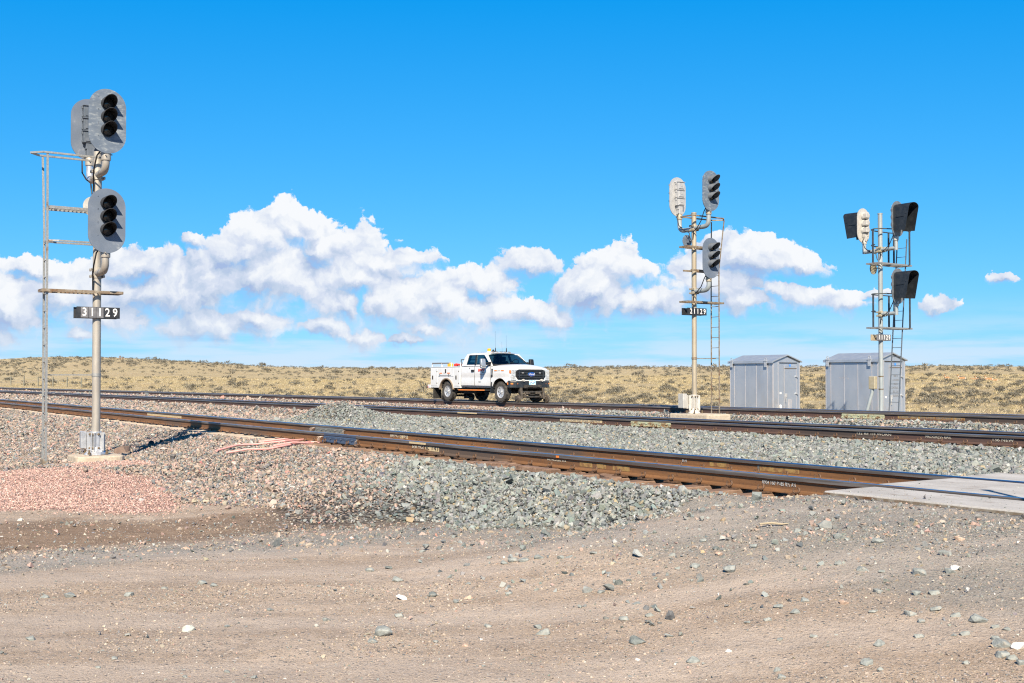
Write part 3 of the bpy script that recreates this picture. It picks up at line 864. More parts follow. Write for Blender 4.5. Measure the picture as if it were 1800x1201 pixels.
def joint_bar(key, r, px0, px1, mat, bolts=6, wires=True, bright=False):
    rail = TRACK[key][1][r]
    x0, x1 = along_px(key, px0, r * .755), along_px(key, px1, r * .755)
    mb = MB()
    prof = [(-.036, -.055), (-.050, -.075), (-.050, -.13), (-.085, -.150), (-.088, -.172), (-.012, -.166), (-.0115, -.064)]
    mb.prism(prof, x0, x1, MYZ)
    for i in range(bolts):
        x = x0 + (x1 - x0) * (i + .5) / bolts
        mb.lathe([(.017, 0), (.019, .012), (.012, .016), (.010, .04), (0, .042)], 6, Matrix.Translation((x, -.05, -.10)) @ Matrix.Rotation(R(90), 4, 'X'))
    o = mb.build('joint_bar', mat, rail)
    if bright:
        MB().box(((x0 + x1) / 2, -.0385, -.028), (x1 - x0, .002, .03)).build('painted_band', mat, rail)
    if wires:
        mb = MB()
        for e, sg in ((x0, -1), (x1, 1)):
            for q in range(3):
                a = e + sg * (.02 + .04 * q)
                mb.tube([(a, -.03, -.07), (a + sg * .07, -.07 - .02 * q, -.085), (a + sg * .06, -.11, -.12), (a + sg * .02, -.10 - .01 * q, -.17), (a + sg * .10, -.09, -.185)], .004, 5)
        mb.build('bond_wire', MAT['wire'], rail, smooth=60)
    return o
joint_bar('N', -1, 573, 629, MAT['bluebar'], bright=True)
joint_bar('N', 1, 558, 606, MAT['graybar'])
joint_bar('M', -1, 1111, 1180, MAT['greenpaint'], wires=False)
joint_bar('F', -1, 1481, 1555, MAT['greenpaint'], wires=False)

def patch(key, r, px0, px1, z0, z1, mat, y=-.0118, name='painted_patch'):
    rail = TRACK[key][1][r]
    x0, x1 = along_px(key, px0, r * .755), along_px(key, px1, r * .755)
    MB().box(((x0 + x1) / 2, y, (z0 + z1) / 2), (x1 - x0, .002, z1 - z0)).build(name, mat, rail)
def rail_text(key, r, px0, px1, body, z, h, mat):
    rail = TRACK[key][1][r]
    x0, x1 = along_px(key, px0, r * .755), along_px(key, px1, r * .755)
    o = text('lettering', body, h, mat, rail, Mtext_y(0, 0, 0))
    w = max(v.co.x for v in o.data.vertices) - min(v.co.x for v in o.data.vertices)
    s = (x1 - x0) / w
    o.data.transform(Matrix.Translation(((x0 + x1) / 2, -.0145, z)) @ Matrix.Diagonal((s, 1, 1, 1)))
rail_text('N', -1, 726, 748, '600 MGT', -.098, .085, MAT['dirtywhite'])
patch('N', -1, 749, 773, -.142, -.068, MAT['creampaint'])
rail_text('N', -1, 751, 772, 'K 141', -.098, .08, MAT['plateblack'])
patch('N', -1, 723, 752, -.045, -.012, MAT['creampaint'], -.0385)
rail_text('N', 1, 687, 704, '600 MGT', -.10, .085, MAT['dirtywhite'])
patch('N', 1, 704, 718, -.142, -.068, MAT['creampaint'])
rail_text('N', 1, 705, 717, 'K 148', -.10, .08, MAT['graytext'])
patch('N', 1, 260, 320, -.142, -.060, MAT['creampaint'])
patch('N', -1, 1020, 1042, -.135, -.075, MAT['yellowpaint']); patch('N', -1, 1050, 1066, -.135, -.075, MAT['yellowpaint'])
patch('N', -1, 1078, 1108, -.138, -.07, MAT['yellowpaint'])
rail_text('N', -1, 963, 996, '145 Worklife 27A', -.088, .035, MAT['dirtywhite'])
patch('N', -1, 981, 986, -.044, -.016, MAT['orange'], -.0385, 'orange_mark')
rail_text('N', -1, 1341, 1400, 'R904 160\' P=85 R\u00bd A\u00bc', -.098, .062, MAT['chalk'])
rail_text('N', 1, 1200, 1208, '84', -.095, .06, MAT['chalk'])
patch('N', 1, 1248, 1282, -.135, -.07, MAT['yellowpaint']); patch('N', 1, 1335, 1405, -.135, -.07, MAT['yellowpaint'])
patch('N', 1, 1332, 1336, -.150, -.05, MAT['graybar'], name='weld')
rail_text('M', -1, 1506, 1566, '132 RE 1/4 WORN', -.088, .085, MAT['dirtywhite'])
rail_text('M', -1, 1627, 1672, 'PROGRESS RAIL', -.088, .085, MAT['dirtywhite'])
rail_text('M', -1, 1744, 1781, '136 NEW', -.088, .085, MAT['dirtywhite'])
patch('M', -1, 985, 1059, -.142, -.072, MAT['creampaint'])
rail_text('M', -1, 986, 1056, 'TRANSITION  Rail Weld  500 MGT', -.105, .075, MAT['graytext'])
patch('M', -1, 806, 840, -.055, -.015, MAT['creampaint'], -.0385)
patch('F', -1, 1578, 1696, -.142, -.070, MAT['yellowpaint'])
rail_text('F', -1, 1580, 1690, 'TRANSITION  Rail Weld  1600 MGT  K 209', -.105, .075, MAT['graytext'])

# ------------------------------------------------------------------ concrete crossing panels at the road
def crossing():
    rows = [(-.905, -1.66, 'narrow concrete crossing panel between the dirt road and the orange-rusted rail', 7.45),
            (-.64, .64, 'wide concrete crossing panel lying between two orange-rusted rails', 7.62),
            (.905, 1.68, 'narrow concrete crossing panel bordering the grey ballast behind the orange-rusted track', 7.72)]
    n = nvec('N'); Dc = TRK['N'][1]
    for a, b, lab, t1 in rows:
        lo, hi = min(a, b), max(a, b)
        r = empty('crossing_panel', (n[0] * Dc, n[1] * Dc, 0), RZ('N'))
        tag(r, lab, 'crossing panel', 'concrete panels of the road crossing')
        mb = MB(); mb.box((-t1 + 6.0, (lo + hi) / 2, -.105), (12.0, hi - lo, .19))
        mb.build('slab', MAT['panel'], r, bevel=.012, seg=2)
        ed = MB()
        if lo < -1: ed.box((-t1 + 6.0, lo - .004, -.055), (12.0, .012, .06))
        if ed.v: ed.build('steel_edge', MAT['galv_rust'], r)
def panel_mat():
    m, t, p = new_mat('crossing_concrete')
    v = coords(t)
    n = t.noise(t.vmath('MULTIPLY', v, (.9, 1.6, 1)), 1.6, 8, .65); f = t.noise(v, 40, 5, .6); e = t.noise(t.vmath('MULTIPLY', v, (.8, 2.6, 1)), 3.2, 6, .6)
    col = t.mix(t.smooth(n, .35, .7), (.35, .335, .315, 1), (.46, .445, .425, 1))
    col = t.mix(t.smooth(f, .5, .75, 0, .5), col, (.30, .285, .27, 1))
    col = t.mix(t.smooth(e, .60, .68, 0, .8), col, (.17, .115, .08, 1))
    t.l.new(col, p.inputs['Base Color']); p.inputs['Roughness'].default_value = .85
    b = t.node('ShaderNodeBump'); b.inputs['Strength'].default_value = .5; b.inputs['Distance'].default_value = .01
    t.l.new(f, b.inputs['Height']); t.l.new(b.outputs[0], p.inputs['Normal'])
    return m
MAT['panel'] = panel_mat()
crossing()
def marker_post():
    x, y = 4.62, 7.35; z = gz(x, y)
    r = empty('marker_post', (x, y, z))
    tag(r, 'thin post beside the road whose shadow falls across the crossing panels', 'post')
    MB().tube([(0, 0, -.2), (0, 0, 3.0)], .035, 10).build('post', MAT['galv'], r, smooth=50)
    MB().lathe([(.05, 0), (.05, .03), (.0, .05)], 12, Matrix.Translation((0, 0, 3.0))).build('cap', MAT['galv'], r, smooth=40)
marker_post()

# ------------------------------------------------------------------ signals
def stadium(w, h, n=14, r=None):
    r = r or w / 2; pts = []
    for (cx, cy, a0) in ((w / 2 - r, h / 2 - r, 0), (-(w / 2 - r), h / 2 - r, 90), (-(w / 2 - r), -(h / 2 - r), 180), (w / 2 - r, -(h / 2 - r), 270)):
        for i in range(n + 1):
            a = R(a0 + 90 * i / n); pts.append((cx + r * math.cos(a), cy + r * math.sin(a)))
    return pts

HEADW, HEADH = .655, 1.165
def visor_mesh():
    """cut-away tunnel visor opening towards +x"""
    mb = MB(); n = 28; r0, r1 = .120, .112
    def L(a): return .035 + .285 * (max(0, (math.sin(a) + .62) / 1.62)) ** .62 if math.sin(a) > -.62 else .035
    vs = []
    for i in range(n):
        a = 2 * math.pi * i / n; l = L(a)
        for (r, x) in ((r0, 0), (r0, l), (r1, l), (r1, 0)):
            vs.append((x, -r * math.cos(a), r * math.sin(a) - .02 * x))
    fs = []
    for i in range(n):
        j = (i + 1) % n
        for q in range(3): fs.append((i * 4 + q, i * 4 + q + 1, j * 4 + q + 1, j * 4 + q))
    mb.add(vs, fs)
    return mb
SH = {}
SH['visor'] = visor_mesh().mesh('visor', MAT['visor'], 40)
SH['visor_out'] = visor_mesh().mesh('visor', MAT['visor_gray'], 40)
SH['lens'] = MB().lathe([(.112, .004), (.10, .018), (.06, .034), (.0, .042)], 24, MX).mesh('lens', MAT['lens'], 60)
LAMPZ = (.315, .075, -.165)

def signal_head(parent, loc, flip, bg, box, boxstyle, hood=False, visor='visor'):
    """disc plate with three lamps facing local +x (or -x when flipped)"""
    rot = (0, 0, math.pi if flip else 0)
    mb = MB(); mb.prism(stadium(HEADW, HEADH), -.006, .012, MYZ)
    for z in LAMPZ:
        for (dy, dz) in ((-.16, .12), (.16, .12), (-.16, -.10)):
            mb.lathe([(.009, 0), (.007, .008), (0, .009)], 6, Mx((.012, dy, z + dz)))
    h = mb.build('signal_head', bg, parent, loc=loc, rot=rot, smooth=30)
    for z in LAMPZ:
        for nm in (('visor', visor), ('lens', 'lens')):
            if hood and nm[0] == 'visor': continue
            o = bpy.data.objects.new(nm[0], SH[nm[1]]); COL.objects.link(o); o.parent = h; o.location = (.012, 0, z)
    # lamp housings behind
    mb = MB()
    for z in LAMPZ:
        if boxstyle == 'box':
            mb.prism([(-.13, -.112), (.13, -.112), (.13, .112), (-.13, .112)], -.16, -.006, Matrix.Translation((0, 0, z)) @ MYZ)
            mb.prism([(-.145, .098), (.145, .098), (.145, .120), (-.145, .120)], -.185, -.006, Matrix.Translation((0, 0, z)) @ MYZ)
            mb.box((-.165, 0, z - .005), (.02, .2, .17))
            for s in (-1, 1):
                mb.box((-.09, s * .142, z + .075), (.035, .028, .05)); mb.box((-.09, s * .142, z - .085), (.035, .028, .04))
            mb.lathe([(.02, 0), (.016, .02), (0, .022)], 6, Mx((-.175, 0, z), True))
        else:
            mb.lathe([(.135, 0), (.135, .05), (.105, .10), (.105, .17), (.085, .20), (0, .205)], 16, Mx((-.006, 0, z), True))
            mb.box((-.15, .06, z), (.14, .13, .15)); mb.box((-.08, -.08, z + .11), (.12, .10, .03))
            mb.tube([(-.12, 0, z - .03), (-.16, -.05, z - .12), (-.14, -.05, z - .2)], .022, 8)
    mb.box((-.08, 0, -.335), (.12, .16, .12)); mb.box((-.08, 0, -.46), (.14, .13, .14))
    mb.build('lamp_housing', box, h, smooth=35, bevel=.006)
    if hood:
        mb = MB(); w, hh = .50, .86
        a = [(-w / 2, -hh / 2), (w / 2, -hh / 2)]
        arch = [(-w / 2, -hh / 2)] + [(-w / 2, hh / 2 - .14)] + [(w / 2 * math.cos(R(q)), hh / 2 - .14 + .14 * math.sin(R(q))) for q in range(165, 0, -15)] + [(w / 2, hh / 2 - .14), (w / 2, -hh / 2)]
        def ring(k, sl):
            return [(.012 + (.62 - sl * (hh / 2 - b) * .20) * k, c * (1 + .06 * k), b * (1 + .04 * k) + .04 - .01 * k) for c, b in arch]
        r0, r1 = ring(0, 1), ring(1, 1)
        n = len(arch)
        inner0 = [(x, y * .975, z - .012 if z > 0 else z) for x, y, z in r0]; inner1 = [(x, y * .975, z - .012 if z > 0 else z) for x, y, z in r1]
        vs = r0 + r1 + inner0 + inner1; fs = []
        for i in range(n - 1):
            fs += [(i, i + 1, n + i + 1, n + i), (2 * n + i + 1, 2 * n + i, 3 * n + i, 3 * n + i + 1), (n + i, n + i + 1, 3 * n + i + 1, 3 * n + i)]
        fs += [(0, n, 3 * n, 2 * n), (n - 1, 3 * n - 1, 4 * n - 1, 2 * n - 1)]
        mb.add(vs, fs)
        for s in (-1, 1):
            mb.box((.27, s * .268, .03), (.30, .012, .014)); mb.lathe([(.012, 0), (.01, .012), (0, .013)], 6, Matrix.Translation((.48, s * .27, .12)) @ Matrix.Rotation(R(90 * -s), 4, 'X'))
        mb.build('snow_hood', MAT['hood'], h, smooth=40)
    return h

def elbow(a, corner, b, r, n=6):
    a, c, b = Vector(a), Vector(corner), Vector(b)
    d1 = (a - c).normalized() * r; d2 = (b - c).normalized() * r
    pts = [a]
    for i in range(n + 1):
        q = i / n
        pts.append((c + d1) * (1 - q) ** 2 + c * 2 * q * (1 - q) + (c + d2) * q * q)
    pts.append(b)
    return pts

def bracket(parent, sgn, z, foot_z, reach, matp, mat_collar, mitred=False, name='bracket_arm'):
    mb = MB(); r = .066
    if mitred:
        mb.tube([(sgn * .05, 0, z), (sgn * (reach - .001), 0, z + .005)], r * .95, 14); mb.tube([(sgn * reach, 0, z - .055), (sgn * reach, 0, foot_z)], r * .95, 14)
        mb.lathe([(.088, 0), (.088, .05)], 14, Mx((sgn * .17, 0, z)) if sgn > 0 else Mx((sgn * .17, 0, z), True))
    else:
        mb.tube(elbow((sgn * .03, 0, z), (sgn * reach, 0, z), (sgn * reach, 0, foot_z), .20), r, 16)
    o = mb.build(name, matp, parent, smooth=50)
    mb = MB()
    mb.lathe([(.082, 0), (.085, .02), (.085, .13), (.078, .15)], 14, Matrix.Translation((sgn * reach, 0, foot_z - .08)))
    mb.tube([(sgn * reach - .12, -.03, foot_z), (sgn * reach + .12, -.03, foot_z)], .012, 6); mb.tube([(sgn * reach, -.11, foot_z + .03), (sgn * reach, .11, foot_z + .03)], .012, 6)
    mb.build('collar', mat_collar, o, smooth=40)
    mb = MB(); x0 = sgn * (reach - .04)
    mb.tube([(x0, -.08, foot_z + .10), (x0, -.15, foot_z), (x0 - sgn * .10, -.17, (foot_z + z) / 2 - .06), (x0 - sgn * .28, -.14, z - .02), (sgn * .10, -.10, z - .10), (sgn * .05, -.085, z - .32)], .014, 7)
    mb.build('cable', MAT['black'], o, smooth=60)
    return o
def clamp(parent, z, matp, r=.093):
    mb = MB()
    mb.lathe([(r, -.10), (r + .012, -.09), (r + .012, .09), (r, .10)], 20, Matrix.Translation((0, 0, z)))
    for a in (-1, 1):
        for q in (-1, 1):
            mb.box((a * .06, q * (r + .025), z + .06), (.06, .03, .05)); mb.box((a * .06, q * (r + .025), z - .06), (.06, .03, .05))
            mb.tube([(a * .09, q * (r + .03), z + .06), (a * .02, q * (r + .03), z + .06)], .014, 6); mb.tube([(a * .09, q * (r + .03), z - .06), (a * .02, q * (r + .03), z - .06)], .014, 6)
    mb.build('clamp', matp, parent, smooth=35)

def number_plates(parent, z, digits, style):
    h, W = .205, .77
    # face towards +x, with its five digit tiles
    mb = MB(); mb.box((.115, 0, z), (.012, W, h))
    base = MAT['plateblack']
    pl = mb.build('number_plate', base if style != 'gray' else MAT['plategray'], parent)
    n = len(digits); w = .136
    for i, d in enumerate(digits):
        y = -W / 2 + .07 + w * (i + .5) - (.0 if style != 'gray' else .0)
        faded = (style == 'mixed' and i < 3) or style == 'gray'
        MB().box((.1235, y, z), (.006, w - .008, h - .012)).build('digit_tile', MAT['plategray'] if faded else base, pl)
        text('digit', d, .21, MAT['white'], pl, Mtext_x(.1275, y, z), sx=.85, bold=.003)
    mb = MB(); mb.box((-.115, 0, z), (.012, W, h)); mb.box((0, -W / 2 + .03, z - .09), (.23, .02, .02)); mb.box((0, W / 2 - .03, z - .09), (.23, .02, .02))
    mb.box((0, -.10, z), (.23, .03, .03)); mb.box((0, .10, z), (.23, .03, .03))
    mb.build('plate_back', MAT['platetan'] if style == 'gray' else base, parent)

def ladder(parent, y, x_half, z0, z1, mat, step=.305, lean=0.0, r=.016, flare=None):
    mb = MB()
    for s in (-1, 1):
        if flare:
            zf, yo, xo = flare
            mb.bar((s * x_half, y, z0), (s * x_half, y, zf), .040, .014)
            mb.bar((s * x_half, y, zf), (s * xo, y + yo, z1), .038, .012)
        else:
            mb.bar((s * x_half, y, z0), (s * x_half, y + lean, z1), .048, .016)
    z = z0 + .25; zt = flare[0] if flare else z1
    while z < zt:
        yy = y + lean * (z - z0) / (z1 - z0)
        mb.tube([(-x_half, yy, z), (x_half, yy, z)], r * .62, 6)
        z += step
    return mb.build('ladder', mat, parent)

def deck(parent, y0, y1, x0, x1, z, mat, grate=True):
    mb = MB()
    for x in (x0, x1): mb.bar((x, y0, z), (x, y1, z), .03, .05)
    for y in (y0, y1): mb.bar((x0, y, z), (x1, y, z), .03, .05)
    if grate:
        n = int(abs(y1 - y0) / .07)
        for i in range(1, n):
            y = y0 + (y1 - y0) * i / n
            mb.bar((x0, y, z), (x1, y, z), .008, .03)
    return mb.build('platform', mat, parent)

def mast_base(parent, z0, z1, mat, boxside=True):
    mb = MB(); h = z1 - z0
    prof = []
    for (w, c, z) in ((.40, .16, z0), (.40, .16, z0 + .025), (.27, .10, z0 + .09), (.205, .07, z0 + .16), (.19, .06, z1)):
        prof.append([(w / 2 * sx if ax == 0 else (w / 2 - c) * sx, (w / 2 - c) * sy if ax == 0 else w / 2 * sy, z)
                     for (ax, sx, sy) in ((0, 1, -1), (0, 1, 1), (1, 1, 1), (1, -1, 1), (0, -1, 1), (0, -1, -1), (1, -1, -1), (1, 1, -1))])
    vs = [v for ring in prof for v in ring]; fs = [tuple(reversed(range(8))), tuple(range(32, 40))]
    for i in range(4):
        for j in range(8): fs.append((i * 8 + j, i * 8 + (j + 1) % 8, (i + 1) * 8 + (j + 1) % 8, (i + 1) * 8 + j))
    mb.add(vs, fs)
    for a in range(4):   # ribs between the two halves
        M = Matrix.Rotation(R(90 * a + 45), 4, 'Z')
        mb.box((.115, 0, (z0 + z1) / 2 + .03), (.10, .022, h - .1), M); mb.box((.115, .05, (z0 + z1) / 2 + .03), (.085, .016, h - .1), M)
    b = mb.build('mast_base', mat, parent, bevel=.008)
    mb = MB()
    for a in range(8):
        M = Matrix.Rotation(R(45 * a + 10), 4, 'Z')
        for z in (z0 + .13, z1 - .05): mb.lathe([(.022, 0), (.022, .02), (.014, .03), (0, .034)], 8, M @ Mx((.105, 0, z)))
    for a in range(4):
        M = Matrix.Rotation(R(90 * a + 45), 4, 'Z')
        mb.lathe([(.03, 0), (.03, .03), (.018, .035), (.018, .08), (0, .085)], 6, M @ Matrix.Translation((.22, 0, z0 + .02)))
    mb.build('bolt', MAT['bolt'], b, smooth=40)
    if boxside:
        mb = MB(); mb.box((-.16, -.19, (z0 + z1) / 2 + .06), (.14, .10, h * .72)); mb.build('terminal_box', mat, parent, bevel=.01)
def pad(parent, z0, z1, w, rot=0):
    mb = MB(); mb.prism(stadium(w, w, 5, .16), z0, z1, Matrix.Rotation(rot, 4, 'Z'))
    mb.build('concrete_pad', MAT['concrete'], parent, bevel=.025, seg=2)

def place_mast(px, depth):
    return np.array([(px - 900) / 2000.0 * depth, depth])

# --- the tall near signal on the left
def mast_left():
    P = place_mast(169.5, 21.0)
    r = empty('signal_mast', (P[0], P[1], 0), RZ('N'))
    tag(r, 'tall railway signal on the pink gravel with number 31129 and two heads facing the viewer', 'railway signal', 'three-lamp railway signals beside the tracks')
    po = MAT['pole']
    MB().tube([(0, 0, .0), (0, 0, 5.27)], .075, 22).build('pole', po, r, smooth=50)
    pad(r, -.62, -.335, .86)
    mast_base(r, -.335, .10, MAT['alu'])
    for z in (4.84, 3.02): clamp(r, z, po, .078)
    bracket(r, 1, 4.84, 5.10, .58, MAT['silver'] if False else po, po); bracket(r, -1, 4.80, 5.18, .58, MAT['alu'], po); bracket(r, 1, 3.02, 3.34, .58, po, po)
    signal_head(r, (.66, 0, 5.715), False, MAT['head'], MAT['boxgray'], 'box')
    signal_head(r, (-.66, 0, 5.80), True, MAT['head_clean'], MAT['boxgray'], 'box')
    signal_head(r, (.66, 0, 3.915), False, MAT['head_clean'], MAT['boxgray'], 'box')
    mb = MB(); mb.lathe([(0, 0), (.19, .002), (.19, .016), (0, .018)], 28, Mx((-.30, 0, 4.29))); mb.tube([(-.3, 0, 4.29), (0, 0, 4.29)], .02, 8)
    mb.build('target_disc', MAT['cream'], r, smooth=40)
    number_plates(r, 2.285, '31129', 'mixed')
    lad = ladder(r, -.90, .125, -.40, 5.12, MAT['galv'], flare=(3.75, -.02, .20))
    mb = MB(); mb.box((0, -.90, -.42), (.26, .10, .09)); mb.build('ladder_foot', MAT['galv_rust'], lad, bevel=.01)
    deck(r, -.86, .02, -.16, .16, 4.16, MAT['galv'])
    deck(r, -.98, .42, -.17, .17, 2.66, MAT['galv_rust'])
    mb = MB(); mb.bar((0, -.9, 1.14), (0, 0.02, 1.14), .05, .02); mb.lathe([(.079, -.03), (.084, -.03), (.084, .03), (.079, .03)], 18, Matrix.Translation((0, 0, 1.14)))
    mb.build('brace', MAT['galv'], r)
    mb = MB()
    for x in (-.2, .2): mb.bar((x, .08, 5.13), (x, -.98, 5.13), .035, .012 + .02)
    mb.bar((-.2, -.98, 5.13), (0, -1.16, 5.13), .032); mb.bar((.2, -.98, 5.13), (0, -1.16, 5.13), .032)
    for x in (-.2, .2): mb.bar((x, .08, 5.13), (0.0, .08, 5.13), .032)
    mb.build('handrail', MAT['galv'], r)
    mb = MB()
    for x in (-.18, .18):
        mb.bar((x, .06, 3.56), (x, -.70, 3.56), .03); mb.bar((x, -.70, 3.56), (x * .5, -.90, 3.56), .03)
    mb.build('handrail', MAT['galv'], r)
    return r
mast_left()

# --- the middle signal standing between the middle and the far track
def mast_middle():
    P = place_mast(1220.5, 33.2)
    r = empty('signal_mast', (P[0], P[1], 0), RZ('M'))
    tag(r, 'tan railway signal between the middle and far tracks bearing number 21129', 'railway signal', 'three-lamp railway signals beside the tracks')
    po = MAT['pole_tan']
    MB().tube([(0, 0, .10), (0, 0, 5.90)], .072, 20).build('pole', po, r, smooth=50)
    mb = MB(); mb.lathe([(.08, 0), (.08, .03), (.0, .05)], 18, Matrix.Translation((0, 0, 5.89))); mb.build('pole_cap', po, r, smooth=40)
    mb = MB(); mb.box((.12, .1, -.07), (1.55, .95, .24)); mb.build('concrete_pad', MAT['concrete'], r, bevel=.04, seg=2)
    mast_base(r, .05, .60, MAT['cream'])
    mb = MB(); mb.box((-.18, -.30, .42), (.22, .16, .42)); mb.build('terminal_box', MAT['cream'], r, bevel=.012)
    for z in (5.47, 3.62): clamp(r, z, po, .074)
    bracket(r, 1, 5.47, 5.88, .60, MAT['pole_gray'], po); bracket(r, -1, 5.44, 5.86, .60, MAT['pole_gray'], po); bracket(r, 1, 3.62, 3.94, .60, MAT['pole_gray'], po)
    signal_head(r, (.68, 0, 6.47), False, MAT['head'], MAT['silver'], 'box', visor='visor_out')
    signal_head(r, (-.68, 0, 6.47), True, MAT['silver'], MAT['silver'], 'box', visor='visor_out')
    signal_head(r, (.68, 0, 4.53), False, MAT['head_clean'], MAT['silver'], 'box', visor='visor_out')
    mb = MB(); mb.lathe([(0, 0), (.18, .002), (.18, .014), (0, .016)], 24, Mx((-.30, 0, 5.12))); mb.tube([(-.3, 0, 5.12), (0, 0, 5.10)], .02, 8); mb.box((-.22, 0, 5.12), (.1, .06, .12))
    mb.build('target_disc', MAT['head'], r, smooth=40)
    number_plates(r, 3.02, '21129', 'black')
    ladder(r, .86, .16, -.10, 5.75, MAT['galv_rust'], flare=(4.3, .12, .26))
    deck(r, -.42, .95, -.17, .17, 4.90, MAT['galv_rust']); deck(r, -.42, 1.05, -.17, .17, 3.30, MAT['galv_rust'])
    mb = MB(); mb.bar((0, .86, 1.66), (0, 0, 1.66), .05, .02); mb.lathe([(.075, -.03), (.082, -.03), (.082, .03), (.075, .03)], 18, Matrix.Translation((0, 0, 1.66))); mb.build('brace', MAT['galv_rust'], r)
    mb = MB(); mb.bar((-.16, -.28, 4.22), (-.16, .86, 4.22), .03, .05); mb.bar((.16, -.28, 4.22), (.16, .86, 4.22), .03, .05); mb.build('brace', MAT['galv_rust'], r)
    mb = MB()
    for x in (-.24, .24): mb.bar((x, -.30, 5.80), (x, .98, 5.80), .035)
    mb.bar((-.24, .98, 5.80), (0, 1.22, 5.80), .035); mb.bar((.24, .98, 5.80), (0, 1.22, 5.80), .035); mb.bar((-.24, -.3, 5.80), (.24, -.3, 5.80), .035)
    mb.build('handrail', MAT['galv_rust'], r)
mast_middle()

# --- the right hand signal beyond the far track
def mast_right():
    P = place_mast(1548.5, 37.6)
    gz0 = gz(P[0], P[1])
    r = empty('signal_mast', (P[0], P[1], 0), RZ('F'))
    tag(r, 'grey railway signal with big black snow hoods and number 11129 in front of a shed', 'railway signal', 'three-lamp railway signals beside the tracks')
    po = MAT['pole_gray']
    MB().tube([(0, 0, gz0 - .1), (0, 0, 6.52)], .075, 20).build('pole', po, r, smooth=50)
    MB().lathe([(.085, 0), (.085, .03), (0, .05)], 18, Matrix.Translation((0, 0, 6.51))).build('pole_cap', po, r, smooth=40)
    mast_base(r, gz0 + .1, gz0 + .65, MAT['alu'], False)
    mb = MB(); mb.prism(stadium(.9, .9, 5, .15), gz0 - .3, gz0 + .1); mb.build('concrete_pad', MAT['concrete'], r, bevel=.03)
    for z in (5.33, 3.20): clamp(r, z, MAT['tan'], .076)
    bracket(r, 1, 5.33, 5.66, .60, po, MAT['cream'], True); bracket(r, -1, 5.30, 5.66, .62, po, MAT['cream'], True); bracket(r, 1, 3.20, 3.52, .60, po, MAT['cream'], True)
    signal_head(r, (.66, 0, 6.28), False, MAT['visor_gray'], MAT['cream'], 'round', hood=True)
    signal_head(r, (-.66, 0, 6.20), True, MAT['cream'], MAT['cream'], 'round', hood=True)
    signal_head(r, (.66, 0, 4.08), False, MAT['visor_gray'], MAT['cream'], 'round', hood=True)
    mb = MB(); mb.lathe([(0, 0), (.19, .002), (.19, .014), (0, .016)], 24, Mx((-.28, 0, 4.72))); mb.tube([(-.28, 0, 4.72), (0, 0, 4.74)], .02, 8)
    mb.build('target_disc', MAT['tan'], r, smooth=40)
    number_plates(r, 2.42, '11129', 'gray')
    ladder(r, .62, .18, gz0 - .05, 5.75, MAT['boxgray'], lean=.60)
    for z, hz in ((4.86, (6.0, 5.48)), (2.74, (3.86, 3.29))):
        deck(r, -.40, 1.38, -.26, .26, z, MAT['galv'])
        mb = MB()
        for h in hz:
            pts = [(.0, -.35, h)] + [(-.34 * math.sin(R(a)) , -.30 - .0 + .55 - .55 * math.cos(R(a)), h) for a in range(0, 91, 15)] + [(-.34, 1.0, h), (-.30, 1.25, h)]
            mb.tube(pts, .020, 6)
            pts = [(.0, -.35, h), (.20, -.25, h), (.34, .15, h), (.34, 1.0, h), (.30, 1.25, h)]
            if h == hz[0]: mb.tube(pts, .020, 6)
        for (x, y) in ((-.05, -.33), (-.34, .95), (.33, 1.15), (-.32, 1.22)):
            mb.bar((x, y, z), (x, y, hz[0]), .045, .045)
        mb.build('guard_rail', MAT['railing'], r, smooth=40)
    mb = MB(); mb.box((-.22, -.13, .93), (.24, .16, .42)); mb.build('terminal_box', MAT['tan'], r, bevel=.015)
    mb = MB(); mb.tube([(-.24, -.13, .72), (-.25, -.14, .6), (-.62, -.3, gz0 - .05)], .06, 10); mb.build('conduit', MAT['pole_gray'], r, smooth=40)
    for z in (.72, 1.14): MB().lathe([(.076, -.015), (.084, -.015), (.084, .015), (.076, .015)], 18, Matrix.Translation((0, 0, z))).build('strap', MAT['bolt'], r)
mast_right()
